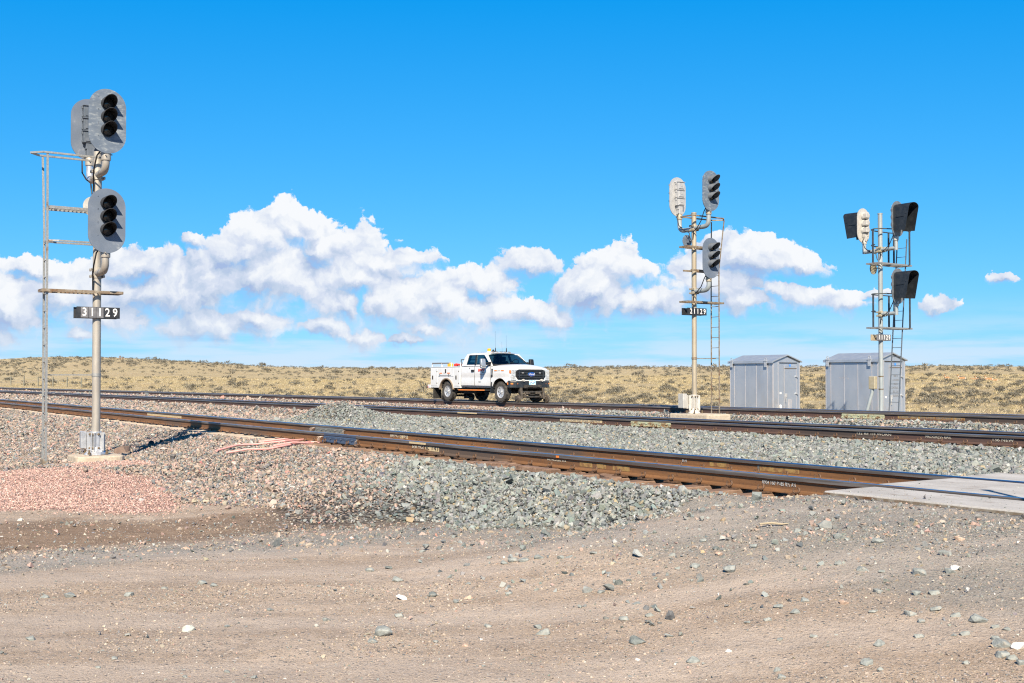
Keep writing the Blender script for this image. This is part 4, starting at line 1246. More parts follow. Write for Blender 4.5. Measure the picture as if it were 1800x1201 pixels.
# ------------------------------------------------------------------ equipment sheds
def shed(px_corner, px_left, label, extra):
    n, u = nvec('F'), uvec('F'); D = 38.0
    def on_line(px):
        k = (px - 900) / 2000.0; Y = D / (k * n[0] + n[1]); return np.array([k * Y, Y])
    c = on_line(px_corner); l = on_line(px_left); L = float(np.linalg.norm(c - l)); W = 1.78
    ctr = (c + l) / 2 + n * W / 2
    g = min(gz(*p) for p in (c, l, c + n * W, l + n * W)) - .05
    r = empty('equipment_shed', (ctr[0], ctr[1], g), RZ('F'))
    tag(r, label, 'equipment shed', 'aluminium equipment sheds beyond the far track')
    H = 1.80 - g; RH = 2.05 - g
    mb = MB(); mb.prism([(-W / 2, 0), (W / 2, 0), (W / 2, H), (0, RH - .03), (-W / 2, H)], -L / 2, L / 2, MYZ)
    w = mb.build('wall', MAT['shed'], r)
    mb = MB(); ov = .07; t = .035
    mb.prism([(-W / 2 - ov, H - .035), (0, RH), (W / 2 + ov, H - .035), (W / 2 + ov, H + .02), (0, RH + .05), (-W / 2 - ov, H + .02)], -L / 2 - .05, L / 2 + .08, MYZ)
    rf = mb.build('roof', MAT['shedroof'], r, bevel=.006)
    mb = MB()
    mb.box((0, -W / 2 - ov + .003, H - .03), (L + .13, .02, .10))
    mb.build('fascia', MAT['shed'], rf)
    # folded seams of the sheets
    mb = MB()
    xs = [-L / 2 + .02, -L / 2 + .26] + [-L / 2 + .26 + (L - .55) * q / 3 for q in (1, 2, 3)] + [L / 2 - .02]
    for x in xs: mb.box((x, -W / 2 - .006, H / 2 - .02), (.014, .012, H - .06))
    for y in (-W / 2 + .03, -W / 2 + .34, W / 2 - .03): mb.box((L / 2 + .006, y, H / 2), (.012, .016, H))
    mb.build('seam', MAT['shedseam'], w)
    # door on the end
    dw, dh = .78, H - .22; y0 = -W / 2 + .72
    mb = MB(); mb.box((L / 2 + .014, y0 + dw / 2, dh / 2 + .04), (.03, dw, dh)); d = mb.build('door', MAT['shed'], r, bevel=.005)
    mb = MB()
    for y in (y0, y0 + dw): mb.box((L / 2 + .03, y, dh / 2 + .04), (.012, .018, dh))
    mb.build('door_trim', MAT['shedseam'], d)
    mb = MB(); mb.box((L / 2 + .035, y0 + .10, dh * .46), (.03, .12, .17)); mb.tube([(L / 2 + .06, y0 + .05, dh * .46), (L / 2 + .07, y0 + .04, dh * .40), (L / 2 + .07, y0 + .05, dh * .33)], .02, 8); mb.build('handle', MAT['silver'], d, bevel=.006)
    mb = MB()
    for z in (dh * .82, dh * .50): mb.bar((L / 2 + .05, y0 + dw - .08, z), (L / 2 + .05, y0 + dw + .08, z - .04), .035, .05)
    mb.build('hinge', MAT['alu'], d)
    # vents above the door
    mb = MB(); mb.box((L / 2 + .012, .10, H - .06), (.03, 1.15, .03)); mb.build('rain_gutter', MAT['dark'], w)
    mb = MB(); mb.box((L / 2 + .02, y0 + dw / 2, H - .30), (.05, dw, .025)); mb.build('louvre', MAT['bolt'], w)
    MB().box((L / 2 + .032, y0 + .36, H - .17), (.004, .11, .09)).build('sticker', MAT['blue'], w)
    # lifting eyes
    mb = MB()
    for x in (-L / 2 + .16, L / 2 - .34):
        for s in (-1, 1):
            mb.box((x, s * (W / 2 + ov + .01), H - .09), (.14, .03, .30)); mb.box((x, s * (W / 2 + ov + .02), H + .02), (.17, .05, .03))
            mb.tube([(x + .05 * math.cos(a), s * (W / 2 + ov), H + .10 + .055 * math.sin(a)) for a in np.linspace(-.9, 4.04, 12)], .014, 6)
    mb.build('lifting_bracket', MAT['alu'], r, smooth=40)
    # notices
    if extra:
        for i, (s, h) in enumerate((('BNSF R', .10), ('CONVERSE', .10), ('MAST 1', .10), ('CONTROL PT', .13), ('RX 129', .13), ('SIGNAL', .13))):
            text('lettering', s, h, MAT['graytext'], d, Mtext_x(L / 2 + .031, y0 + .38, dh * .82 - i * .155), sx=.85)
        mb = MB()
        for k in range(26): mb.box((-L / 2 + .9 + rng.uniform(-.22, .22), -W / 2 - .003, H * .72 + rng.uniform(-.09, .09)), (rng.uniform(.02, .07), .004, rng.uniform(.008, .02)))
        mb.build('label_remains', MAT['shedseam'], w)
        MB().box((L / 2 + .012, -W / 2 + .48, H * .42), (.006, .10, .07)).build('sticker', MAT['white'], w)
    else:
        MB().box((L / 2 + .012, -W / 2 + .48, H * .46), (.006, .11, .09)).build('sticker', MAT['white'], w)
        mb = MB(); mb.lathe([(.05, 0), (.055, .02), (.055, .13), (0, .15)], 12, Matrix.Translation((L / 2 + .06, -W / 2 + .42, .52))); mb.build('canister', MAT['white'], w, smooth=40)
        mb = MB()
        for q in range(3): mb.box((L / 2 + .035, y0 + .25 + q * .09, .62), (.03, .022, .55))
        mb.build('door_vent', MAT['shedseam'], d)
    mb = MB(); mb.box((0, 0, -.12), (L + .1, W + .1, .25)); mb.build('foundation', MAT['concrete'], r)
shed(1358.5, 1283, 'aluminium equipment shed with a plain unlettered door and nothing in front of it', False)
shed(1543.5, 1451, 'aluminium equipment shed with black stencilled door lettering behind the hooded grey signal', True)

# ------------------------------------------------------------------ pickup on rail wheels
def boolean_cut(o, cutters):
    for c in cutters:
        m = o.modifiers.new('cut', 'BOOLEAN'); m.object = c; m.operation = 'DIFFERENCE'; m.solver = 'EXACT'
    dg = bpy.context.evaluated_depsgraph_get(); dg.update()
    me = bpy.data.meshes.new_from_object(o.evaluated_get(dg))
    o.modifiers.clear(); o.data = me
    for c in cutters: bpy.data.objects.remove(c)
def arch_cutters(x, z, r, yin, parent):
    out = []
    for s in (-1, 1):
        mb = MB(); pts = [(x + r * math.cos(a), z + r * math.sin(a)) for a in np.linspace(0, math.pi, 25)] + [(x - r, z - 1), (x + r, z - 1)]
        a, b = sorted((s * yin, s * 1.4))
        mb.prism(pts, a, b, MXZ)
        out.append(mb.build('cutter', MAT['dark'], parent))
    return out
def darken_arch(o, x, z, r, yin):
    me = o.data
    if len(me.materials) < 2: me.materials.append(MAT['dark'])
    for f in me.polygons:
        c = f.center
        if abs(abs(c.y) - yin) < .02 and math.hypot(c.x - x, c.z - z) < r and abs(f.normal.y) > .9: f.material_index = 1
        elif abs(c.y) > yin and abs(f.normal.y) < .3 and abs(math.hypot(c.x - x, c.z - z) - r) < .02: f.material_index = 1

def truck():
    n, u = nvec('F'), uvec('F')
    k = (785.6 - 900) / 2000; Y = 26.72 / (k * n[0] + n[1]); X = k * Y; t0 = X * u[0] + Y * u[1]
    P = n * TRK['F'][1] + u * t0
    r = empty('pickup_truck', (P[0], P[1], TRK['F'][2]), RZ('F'))
    tag(r, 'white utility pickup truck with tool boxes standing on the far track on rail guide wheels', 'pickup truck')
    W = MAT['truckwhite']
    # --- lower cab, bonnet and wings
    st = [(1.05, .58, .985, 1.43, 1.46, 0), (1.6, .56, .99, 1.44, 1.465, 0), (3.10, .56, .99, 1.435, 1.47, 0), (3.36, .56, .99, 1.42, 1.49, .02), (3.75, .56, 1.0, 1.40, 1.485, .03),
          (4.10, .62, 1.0, 1.37, 1.46, .03), (4.36, .80, .985, 1.335, 1.415, .03), (4.46, .82, .965, 1.28, 1.36, .03), (4.50, .84, .94, 1.22, 1.29, .02)]
    mb = MB(); rings = []
    for (x, zb, y, zs, zt, cr) in st:
        half = [(y * .90, zb), (y * .985, zb + .07), (y, .86), (y * .985, .93), (y * .985, 1.02), (y, 1.10), (y * .99, zs - .09), (y * .965, zs - .02), (y * .90, zs + .3 * (zt - zs)), (y * .62, zt), (y * .3, zt + cr)]
        ring = [(x, a, b) for a, b in half] + [(x, -a, b) for a, b in reversed(half)]
        rings.append(ring)
    m = len(rings[0]); vs = [v for g in rings for v in g]; fs = [tuple(range(m)), tuple(reversed(range((len(rings) - 1) * m, len(rings) * m)))]
    for i in range(len(rings) - 1):
        for j in range(m): fs.append((i * m + j, i * m + (j + 1) % m, (i + 1) * m + (j + 1) % m, (i + 1) * m + j))
    mb.add(vs, fs)
    b = mb.build('body', W, r)
    boolean_cut(b, arch_cutters(3.79, .42, .53, .52, r)); darken_arch(b, 3.79, .42, .53, .52)
    b.data.polygons.foreach_set('use_smooth', [True] * len(b.data.polygons)); b.data.set_sharp_from_angle(angle=R(28))
    # --- cab top : side frames with window openings, roof, pillars
    def yz(z): return .955 - (z - 1.46) / .5 * .13
    outer = [(1.06, 1.45), (3.20, 1.45), (3.16, 1.50), (2.64, 1.93), (2.50, 1.965), (1.46, 1.965), (1.30, 1.94), (1.20, 1.80)]
    win_r = [(1.37, 1.50), (2.00, 1.50), (1.93, 1.90), (1.50, 1.905), (1.43, 1.86)]
    win_f = [(2.08, 1.50), (3.02, 1.50), (2.97, 1.58), (2.56, 1.89), (2.46, 1.905), (2.01, 1.905)]
    mb = MB()
    for s in (-1, 1):
        loops = [outer, win_r, win_f]
        flat = [p for l in loops for p in l]
        tri = tessellate_polygon([[Vector((a, b_, 0)) for a, b_ in l] for l in loops])
        N = len(flat)
        vs = [(a, s * yz(b_), b_) for a, b_ in flat] + [(a, s * (yz(b_) - .05), b_) for a, b_ in flat]
        fs = [tuple(t) for t in tri] + [tuple(q + N for q in reversed(t)) for t in tri]
        o = 0
        for l in loops:
            kk = len(l)
            for i in range(kk): fs.append((o + i, o + (i + 1) % kk, N + o + (i + 1) % kk, N + o + i))
            o += kk
        mb.add(vs, fs)
    # roof
    xs = [(1.27, 1.925, .76), (1.42, 1.975, .805), (1.8, 2.0, .82), (2.3, 2.0, .82), (2.54, 1.98, .81), (2.68, 1.94, .78)]
    rr = []
    for x, z, y in xs: rr.append([(x, a * y, z + .035 * (1 - a * a) + (0 if abs(a) < 1 else -.02)) for a in (-1, -.8, -.4, 0, .4, .8, 1)])
    vs = [v for q in rr for v in q]; low = [(a, b_, c - .05) for a, b_, c in vs]; nn = len(vs); fs = []
    for i in range(len(rr) - 1):
        for j in range(6):
            q = (i * 7 + j, i * 7 + j + 1, (i + 1) * 7 + j + 1, (i + 1) * 7 + j); fs.append(q); fs.append(tuple(a + nn for a in reversed(q)))
    ed = [0, 1, 2, 3, 4, 5, 6] + [13 + 7 * i for i in range(5)] + [40, 39, 38, 37, 36, 35] + [28 - 7 * i for i in range(4)]
    for i in range(len(ed)): fs.append((ed[i], ed[(i + 1) % len(ed)], ed[(i + 1) % len(ed)] + nn, ed[i] + nn))
    mb.add(vs + low, fs)
    # rear wall of cab round its window
    for s in (-1, 1): mb.hexa([(1.06, s * .93, 1.45), (1.10, s * .93, 1.45), (1.10, s * .62, 1.45), (1.06, s * .62, 1.45)], [(1.27, s * .80, 1.94), (1.31, s * .80, 1.94), (1.31, s * .56, 1.94), (1.27, s * .56, 1.94)])
    mb.build('cab', W, r, smooth=35)
    g = MAT['glass']
    for nm, poly in (('side_window', win_r), ('side_window', win_f)):
        for s in (-1, 1):
            mb = MB(); mb.add([(a, s * (yz(b_) - .022), b_) for a, b_ in poly], [tuple(range(len(poly)))]); mb.build(nm, g, r)
    # windscreen, slightly bowed
    mb = MB(); cols = 9
    for dz in (0, -.008):
        pass
    bot = [(3.36 - .14 * a * a, a * .90, 1.488 + .012 * (1 - a * a)) for a in np.linspace(-1, 1, cols)]
    top = [(2.70 - .07 * a * a, a * .755, 1.935 + .025 * (1 - a * a)) for a in np.linspace(-1, 1, cols)]
    vs = bot + top; fs = [(i, i + 1, cols + i + 1, cols + i) for i in range(cols - 1)]
    v2 = [(x - .008, y, z - .008) for x, y, z in vs]
    mb.add(vs, fs); mb.build('windscreen', g, r, smooth=60)
    mb = MB()   # black surround and wipers
    for i in range(cols - 1):
        mb.bar(Vector(bot[i]) + Vector((.012, 0, .006)), Vector(bot[i + 1]) + Vector((.012, 0, .006)), .06, .02)
        mb.bar(Vector(top[i]) + Vector((.008, 0, .006)), Vector(top[i + 1]) + Vector((.008, 0, .006)), .04, .015)
    for i in (0, cols - 1): mb.bar(Vector(bot[i]) + Vector((.006, 0, .004)), Vector(top[i]) + Vector((.006, 0, .004)), .035, .015)
    for yy in (-.35, .25): mb.bar((3.36, yy, 1.52), (3.22, yy + .5, 1.62), .018, .015)
    mb.build('windscreen_trim', MAT['black'], r)
    MB().add([(1.08, -.62, 1.47), (1.08, .62, 1.47), (1.28, .56, 1.92), (1.28, -.56, 1.92)], [(0, 1, 2, 3)]).build('rear_window', g, r)
    # A pillars in white outside the glass
    mb = MB()
    for s in (-1, 1): mb.hexa([(3.16, s * .957, 1.45), (3.26, s * .935, 1.45), (3.20, s * .875, 1.45), (3.12, s * .90, 1.45)], [(2.60, s * .835, 1.94), (2.70, s * .79, 1.94), (2.64, s * .735, 1.94), (2.56, s * .77, 1.94)])
    mb.build('pillar', W, r)
    for s in (-1, 1): MB().hexa([(2.0, s * .957, 1.47), (2.1, s * .957, 1.47), (2.1, s * .93, 1.47), (2.0, s * .93, 1.47)], [(1.93, s * .848, 1.91), (2.01, s * .848, 1.91), (2.01, s * .82, 1.91), (1.93, s * .82, 1.91)]).build('door_pillar', MAT['black'], r)
    # interior
    mb = MB()
    for y in (-.42, .42):
        mb.hexa([(2.22, y - .24, 1.2), (2.42, y - .24, 1.2), (2.42, y + .24, 1.2), (2.22, y + .24, 1.2)], [(2.08, y - .2, 1.66), (2.2, y - .2, 1.66), (2.2, y + .2, 1.66), (2.08, y + .2, 1.66)])
        mb.box((2.10, y, 1.76), (.1, .27, .18))
    mb.build('seat', MAT['seat'], r, bevel=.03)
    mb = MB(); mb.prism([(3.0, 1.45), (3.38, 1.45), (3.36, 1.49), (3.1, 1.54), (3.0, 1.52)], -.86, .86, MXZ); mb.box((2.2, 0, 1.455), (2.1, 1.75, .03)); mb.build('dashboard', MAT['seat'], r)
    mb = MB(); M = Matrix.Translation((2.92, .42, 1.56)) @ Matrix.Rotation(R(-62), 4, 'Y')
    mb.tube([(.18 * math.cos(a), .18 * math.sin(a), 0) for a in np.linspace(0, 2 * math.pi, 22)], .016, 6, False, M=M); mb.tube([(0, 0, -.2), (0, 0, 0)], .03, 6, M=M); mb.box((0, 0, 0), (.05, .33, .02), M)
    mb.build('steering_wheel', MAT['black'], r, smooth=50)
    # doors: seams, handle, vent
    mb = MB()
    def seam(x0, z0, x1, z1): mb.bar((x0, -.9905, z0), (x1, -.9905, z1), .010, .012)
    for s in (-1, 1):
        for (x0, z0, x1, z1) in ((2.05, .64, 2.05, 1.45), (3.16, .62, 3.16, 1.40), (1.06, .62, 1.06, 1.42)):
            mb.bar((x0, s * .990, z0), (x1, s * .985, z1), .012, .012)
        mb.bar((1.1, s * .989, .66), (3.16, s * .989, .64), .012, .010)
    mb.build('door_seam', MAT['shadowgap'], r)
    for s in (-1, 1):
        mb = MB(); mb.box((1.93, s * 1.0, 1.255), (.20, .05, .085)); mb.build('door_handle', MAT['black'], r, bevel=.012)
        mb = MB(); mb.prism([(3.215, .98), (3.30, 1.02), (3.32, 1.33), (3.225, 1.33)], min(s * .98, s * 1.005), max(s * .98, s * 1.005), MXZ)
        v = mb.build('wing_vent', MAT['black'], r)
        mb = MB(); mb.box((3.268, s * 1.006, 1.20), (.05, .006, .22)); mb.build('chrome_badge', MAT['mirror'], v)
    MB().lathe([(.028, 0), (.028, .006)], 10, My((1.70, -.985, 1.36))).build('fuel_mark', MAT['graytext'], r)
    # lettering on the passenger side
    text('lettering', 'BNSF', .165, MAT['logo'], r, Mtext_y(2.52, -.993, 1.275), sx=1.25, shear=.25, bold=.004)
    text('lettering', 'RAILWAY', .045, MAT['graytext'], r, Mtext_y(2.66, -.994, 1.18))
    text('lettering', 'Maintenance of Way', .042, MAT['graytext'], r, Mtext_y(2.60, -.996, 1.115))
    text('lettering', '2191', .115, MAT['graytext'], r, Mtext_y(2.42, -.9735, .975))
    text('lettering', 'F-350 XL', .055, MAT['graytext'], r, Mtext_y(2.42, -.993, .80))
    mb = MB(); mb.box((3.52, -1.0, 1.255), (.17, .006, .035)); mb.box((3.98, -1.003, 1.255), (.19, .006, .035)); mb.build('reflective_strip', MAT['orange'], r)
    text('lettering', 'SAFETY', .06, MAT['dirtywhite'], r, Mtext_y(3.745, -1.002, 1.255))
    # --- wheels
    def wheel(x, s, front):
        w = empty('wheel', (x, s * .83, .405), 0, r)
        prof = [(.235, -.115), (.30, -.135), (.375, -.125), (.398, -.10), (.405, -.05), (.405, .05), (.398, .10), (.375, .125), (.30, .135), (.235, .115)]
        Mw = Matrix.Rotation(R(90), 4, 'X') if s < 0 else Matrix.Rotation(R(-90), 4, 'X')
        mb = MB(); mb.lathe(prof, 40, Mw, cap=False)
        for a in range(44):
            M = Mw @ Matrix.Rotation(2 * math.pi * a / 44, 4, 'Z')
            for q in (-1, 1): mb.box((.404, 0, q * .072 + .02 * (a % 2)), (.018, .03, .085), M)
        mb.build('tyre', MAT['rubber'], w, smooth=35)
        mb = MB()
        mb.lathe([(.24, .115), (.232, .10), (.225, .03), (.20, .02), (.0, .02)], 40, Mw, cap=False)
        rim = mb.build('rim', MAT['dark'], w, smooth=40)
        mb = MB()
        mb.lathe([(.205, .09), (.222, .108), (.24, .118), (.250, .11), (.236, .08)], 40, Mw, cap=False)
        for a in range(8):
            M = Mw @ Matrix.Rotation(2 * math.pi * (a + .5) / 8, 4, 'Z')
            mb.hexa([M @ Vector(v) for v in ((.10, -.04, .03), (.228, -.062, .05), (.228, .062, .05), (.10, .04, .03))], [M @ Vector(v) for v in ((.10, -.038, .075), (.230, -.058, .10), (.230, .058, .10), (.10, .038, .075))])
        mb.lathe([(.125, .03), (.125, .075), (.085, .085), (.08, .075), (.05, .08), (.05, .11), (0, .112)], 28, Mw, cap=False)
        for a in range(8):
            M = Mw @ Matrix.Rotation(2 * math.pi * a / 8, 4, 'Z')
            mb.lathe([(.014, .08), (.012, .098), (0, .1)], 6, M @ Matrix.Translation((.102, 0, 0)))
        mb.build('spoke', MAT['rim'], rim, smooth=30)
    for x in (0, 3.79):
        for s in (-1, 1): wheel(x, s, x > 1)
    # --- chassis
    mb = MB()
    for s in (-1, 1): mb.box((1.5, s * .42, .60), (5.6, .09, .20))
    mb.tube([(0, -.8, .40), (0, .8, .40)], .075, 10); mb.tube([(3.79, -.8, .40), (3.79, .8, .40)], .06, 10); mb.lathe([(.0, -.18), (.14, -.12), (.17, 0), (.14, .12), (0, .18)], 12, My((0, .1, .40)))
    mb.box((1.95, 0, .55), (1.6, 1.3, .16)); mb.box((1.4, -.62, .44), (.9, .3, .24)); mb.box((.75, -.5, .48), (.4, .5, .18)); mb.box((2.8, 0, .5), (.9, .6, .22)); mb.box((4.2, 0, .62), (.5, .9, .22))
    mb.tube([(2.6, .3, .42), (1.0, .35, .42), (-.8, .5, .48)], .05, 8)
    mb.build('chassis', MAT['dark'], r)
    # running boards
    for s in (-1, 1):
        mb = MB(); mb.box((1.98, s * .93, .465), (2.15, .20, .055)); o = mb.build('running_board', MAT['dark'], r, bevel=.01)
        MB().box((1.88, s * 1.033, .468), (1.86, .006, .042)).build('reflective_strip', MAT['orange'], o)
    for s in (-1, 1):
        mb = MB(); mb.hexa([(3.16, s * 1.0, .34), (3.20, s * 1.0, .34), (3.20, s * .68, .34), (3.16, s * .68, .34)], [(3.22, s * 1.0, .80), (3.27, s * 1.0, .80), (3.27, s * .68, .80), (3.22, s * .68, .80)])
        mb.build('mud_flap', MAT['darkblue'], r)
        mb = MB(); mb.box((-1.02, s * .80, .32), (.02, .40, .50)); mb.build('mud_flap', MAT['dark'], r)
    # --- service body
    mb = MB()
    mb.box((-.11, -.76, .985), (2.28, .47, .89)); mb.box((-.11, .76, .985), (2.28, .47, .89)); mb.box((-.11, 0, .86), (2.27, 1.10, .12)); mb.box((1.0, 0, 1.15), (.05, 1.06, .5)); mb.box((-1.22, 0, 1.12), (.05, 1.06, .42))
    sb = mb.build('service_body', W, r, bevel=.012)
    boolean_cut(sb, arch_cutters(0.0, .42, .50, .56, r)); darken_arch(sb, 0, .42, .50, .56)
    for s in (-1, 1):
        mb = MB(); pts = [(.515 * math.cos(a), .42 + .515 * math.sin(a)) for a in np.linspace(.12, math.pi - .12, 22)]
        for i in range(21):
            a, b_ = pts[i], pts[i + 1]; mb.bar((a[0], s * .985, a[1]), (b_[0], s * .985, b_[1]), .10, .045)
        mb.build('arch_trim', MAT['archtan'], sb)
        # doors
        for (x0, x1, z0, z1) in ((-1.22, -.68, .62, 1.38), (-.65, .53, 1.02, 1.38), (.56, .985, .62, 1.38)):
            mb = MB(); mb.box(((x0 + x1) / 2, s * 1.0, (z0 + z1) / 2), (x1 - x0, .016, z1 - z0)); d = mb.build('locker_door', W, sb, bevel=.006)
            lx = x0 + .16 if x1 < 0 else ((x0 + x1) / 2 if x0 < 0 else x0 + .17)
            lz = z0 + .36 if x1 - x0 < .7 else z1 - .13
            mb = MB(); mb.box((lx, s * 1.012, lz), (.09, .014, .17)); mb.build('latch', MAT['dirtysteel'], d, bevel=.012)
            mb = MB(); mb.box((lx, s * 1.021, lz - .01), (.055, .01, .10)); mb.build('latch_handle', MAT['black'], d)
            if x1 - x0 < .7:
                mb = MB(); hx = x1 - .04
                for z in (z0 + .12, z1 - .14): mb.box((hx, s * 1.012, z), (.05, .016, .035)); mb.box((hx + .015, s * 1.012, z), (.02, .018, .06))
                mb.build('hinge', MAT['dirtysteel'], d)
            else:
                mb = MB(); mb.bar((-.52, s * 1.012, z0 + .06), (.36, s * 1.012, z0 + .06), .012, .02)
                for x in (-.5, .18): mb.box((x, s * 1.014, z0 + .07), (.045, .02, .09))
                mb.build('hinge', MAT['graytext'], d)
        mb = MB(); mb.box((-.42, s * 1.011, 1.165), (.20, .006, .04)); mb.box((.16, s * 1.011, 1.165), (.22, .006, .04)); mb.build('reflective_strip', MAT['orange'], sb)
        mb = MB(); mb.box((-.1, s * .76, 1.432), (2.26, .50, .018)); 
        for x in (-1.18, -.42, .30, .98): mb.tube([(x, s * .95, 1.43), (x, s * .95, 1.60)], .022, 8)
        mb.build('top_rail_post', W, sb)
        mb = MB(); mb.bar((-1.16, s * .95, 1.585), (-.46, s * .95, 1.585), .05, .06); mb.bar((-.40, s * .95, 1.585), (.1, s * .95, 1.585), .05, .05); mb.build('top_rail', MAT['graytext'], sb)
    text('lettering', 'SAFETY', .055, MAT['dirtywhite'], sb, Mtext_y(-.13, -1.013, 1.165))
    mb = MB(); mb.box((-1.36, 0, .60), (.24, 2.0, .15)); mb.box((-1.30, 0, .72), (.2, 1.0, .03)); rb = mb.build('rear_bumper', W, r, bevel=.015)
    MB().box((-1.44, -1.003, .575), (.05, .008, .05)).build('tail_marker', MAT['red'], rb)
    MB().box((-1.245, -.9, 1.34), (.012, .1, .06)).build('tail_lamp', MAT['red'], r)
    mb = MB(); mb.box((-1.27, -.60, 1.05), (.03, .5, .62)); mb.build('tail_rack', MAT['galv_rust'], r)
    # --- front: grille, lamps, bumper
    mb = MB()
    pts = [(-.74, 1.02), (-.64, .90), (.64, .90), (.74, 1.02), (.74, 1.20), (.58, 1.30), (-.58, 1.30), (-.74, 1.20)]
    mb.prism(pts, 4.46, 4.535, MYZ); gr = mb.build('grille', MAT['black'], r, bevel=.01)
    mb = MB()
    for z, h in ((1.235, .028), (1.165, .03), (1.055, .045), (.965, .03)): mb.box((4.548, 0, z), (.03, 1.40 - abs(z - 1.1) * .9, h))
    for y in (-.6, .6): mb.box((4.552, y, 1.09), (.035, .06, .26))
    for y in np.linspace(-.5, .5, 13): mb.box((4.53, y, 1.10), (.03, .015, .36))
    mb.build('grille_bar', MAT['darkblue'], gr)
    mb = MB(); mb.box((4.56, -.43, 1.16), (.012, .10, .03)); mb.box((4.56, .43, 1.16), (.012, .10, .03)); mb.build('grille_lamp', MAT['silver'], gr)
    Mf = Matrix.Translation((4.57, 0, 1.105)) @ Matrix.Diagonal((1, 1, .48, 1)) @ MX
    mb = MB(); mb.lathe([(.185, -.03), (.185, .0), (.16, .008), (0, .009)], 30, Mf); bd = mb.build('badge', MAT['chrome'], gr, smooth=40)
    mb = MB(); mb.lathe([(.163, .0), (.163, .010), (0, .014)], 30, Mf); mb.build('badge_field', MAT['fordblue'], bd, smooth=40)
    text('badge_script', 'Ford', .12, MAT['white'], bd, Mtext_x(4.586, 0, 1.105), shear=.35, sx=1.15)
    for s in (-1, 1):
        mb = MB(); pts = [(s * .72, .86), (s * .95, .84), (s * .955, 1.26), (s * .90, 1.285), (s * .60, 1.30), (s * .745, 1.20), (s * .745, 1.03)]
        mb.prism(pts, 4.40, 4.525, MYZ); hl = mb.build('headlight', MAT['headlamp'], r, bevel=.015)
        mb = MB()
        for z in (1.18, .98): mb.lathe([(.06, 0), (.055, .012), (.03, .016), (0, .006)], 16, Mx((4.52, s * .86, z)))
        mb.build('headlight_bulb', MAT['silver'], hl, smooth=40)
        mb = MB(); mb.box((4.44, s * .966, 1.20), (.10, .02, .13)); mb.build('side_marker', MAT['amberdark'], hl, bevel=.006)
    mb = MB(); pts = [(-1.02, .0), (-.98, .14), (-.78, .27), (-.3, .31), (.3, .31), (.78, .27), (.98, .14), (1.02, .0), (.9, -.02), (-.9, -.02)]
    mb.prism([(4.33 + b_, a) for a, b_ in pts], .57, .83, None); bp = mb.build('front_bumper', MAT['darkblue'], r, bevel=.025, seg=2)
    for s in (-1, 1):
        mb = MB(); mb.bar((4.49, s * .97, .735), (4.605, s * .70, .735), .012, .05); mb.build('reflective_strip', MAT['orange'], bp)
        MB().box((4.35, s * 1.012, .74), (.05, .012, .09)).build('reflective_strip', MAT['orange'], bp)
        mb = MB(); mb.lathe([(.055, 0), (.06, .05), (.045, .10), (0, .10)], 14, Mx((4.60, s * .46, .86))); mb.build('work_lamp', MAT['cream'], bp, smooth=40)
    MB().box((4.66, -.02, .775), (.012, .34, .19)).build('licence_plate', MAT['licence'], bp, bevel=.003)
    text('plate_lettering', '99 1129', .07, MAT['fordblue'], bp, Mtext_x(4.668, -.02, .765))
    mb = MB(); mb.box((4.62, 0, .62), (.16, .86, .14)); mb.tube([(4.70, -.3, .62), (4.70, .3, .62)], .045, 10); mb.box((4.68, .05, .60), (.08, .2, .09)); mb.build('winch', MAT['gearblack'], r, bevel=.01)
    # hi-rail guide gear
    def rail_gear(x, front):
        g = MB(); sg = 1 if front else -1
        g.tube([(x - .05 * sg, -.62, .40), (x - .05 * sg, .62, .40)], .05, 12); g.tube([(x, -.70, .21), (x, .70, .21)], .045, 12); g.tube([(x - .02 * sg, -.5, .31), (x - .02 * sg, .5, .31)], .025, 8)
        gg = g.build('rail_gear', MAT['gearblack'], r, smooth=40)
        for s in (-1, 1):
            g = MB()
            g.hexa([(x - .12, s * .52, .12), (x + .08, s * .52, .12), (x + .08, s * .60, .12), (x - .12, s * .60, .12)], [(x - .1, s * .50, .58), (x + .02, s * .50, .58), (x + .02, s * .60, .58), (x - .1, s * .60, .58)])
            g.tube([(x - .05, s * .40, .42), (x + .07, s * .36, .24)], .035, 8); g.box((x + .04, s * .42, .23), (.14, .10, .12)); g.lathe([(.05, -.06), (.06, 0), (.05, .06)], 10, My((x, s * .66, .21)))
            g.box((x + .02, s * .18, .36), (.07, .09, .08)); g.box((x + .02, s * .30, .36), (.07, .09, .08))
            g.build('gear_arm', MAT['dirtysteel'], gg, smooth=35, bevel=.006)
        for s in (-1, 1):
            mb = MB(); M = Matrix.Translation((x, s * .735, .132)) @ Matrix.Rotation(R(90 * s), 4, 'X')
            mb.lathe([(.0, -.06), (.10, -.06), (.13, -.055), (.132, .03), (.165, .04), (.165, .062), (.07, .07), (0, .07)], 28, M)
            wh = mb.build('guide_wheel', MAT['dirtysteel'], gg, smooth=35)
            mb = MB(); M2 = Matrix.Translation((x, s * .735, .132)) @ Matrix.Rotation(R(90 * s), 4, 'X'); mb.lathe([(.055, -.07), (.05, -.10), (0, -.105)], 14, M2); mb.build('hub', MAT['gearblack'], gg, smooth=40)
    rail_gear(4.62, True); rail_gear(-.60, False)
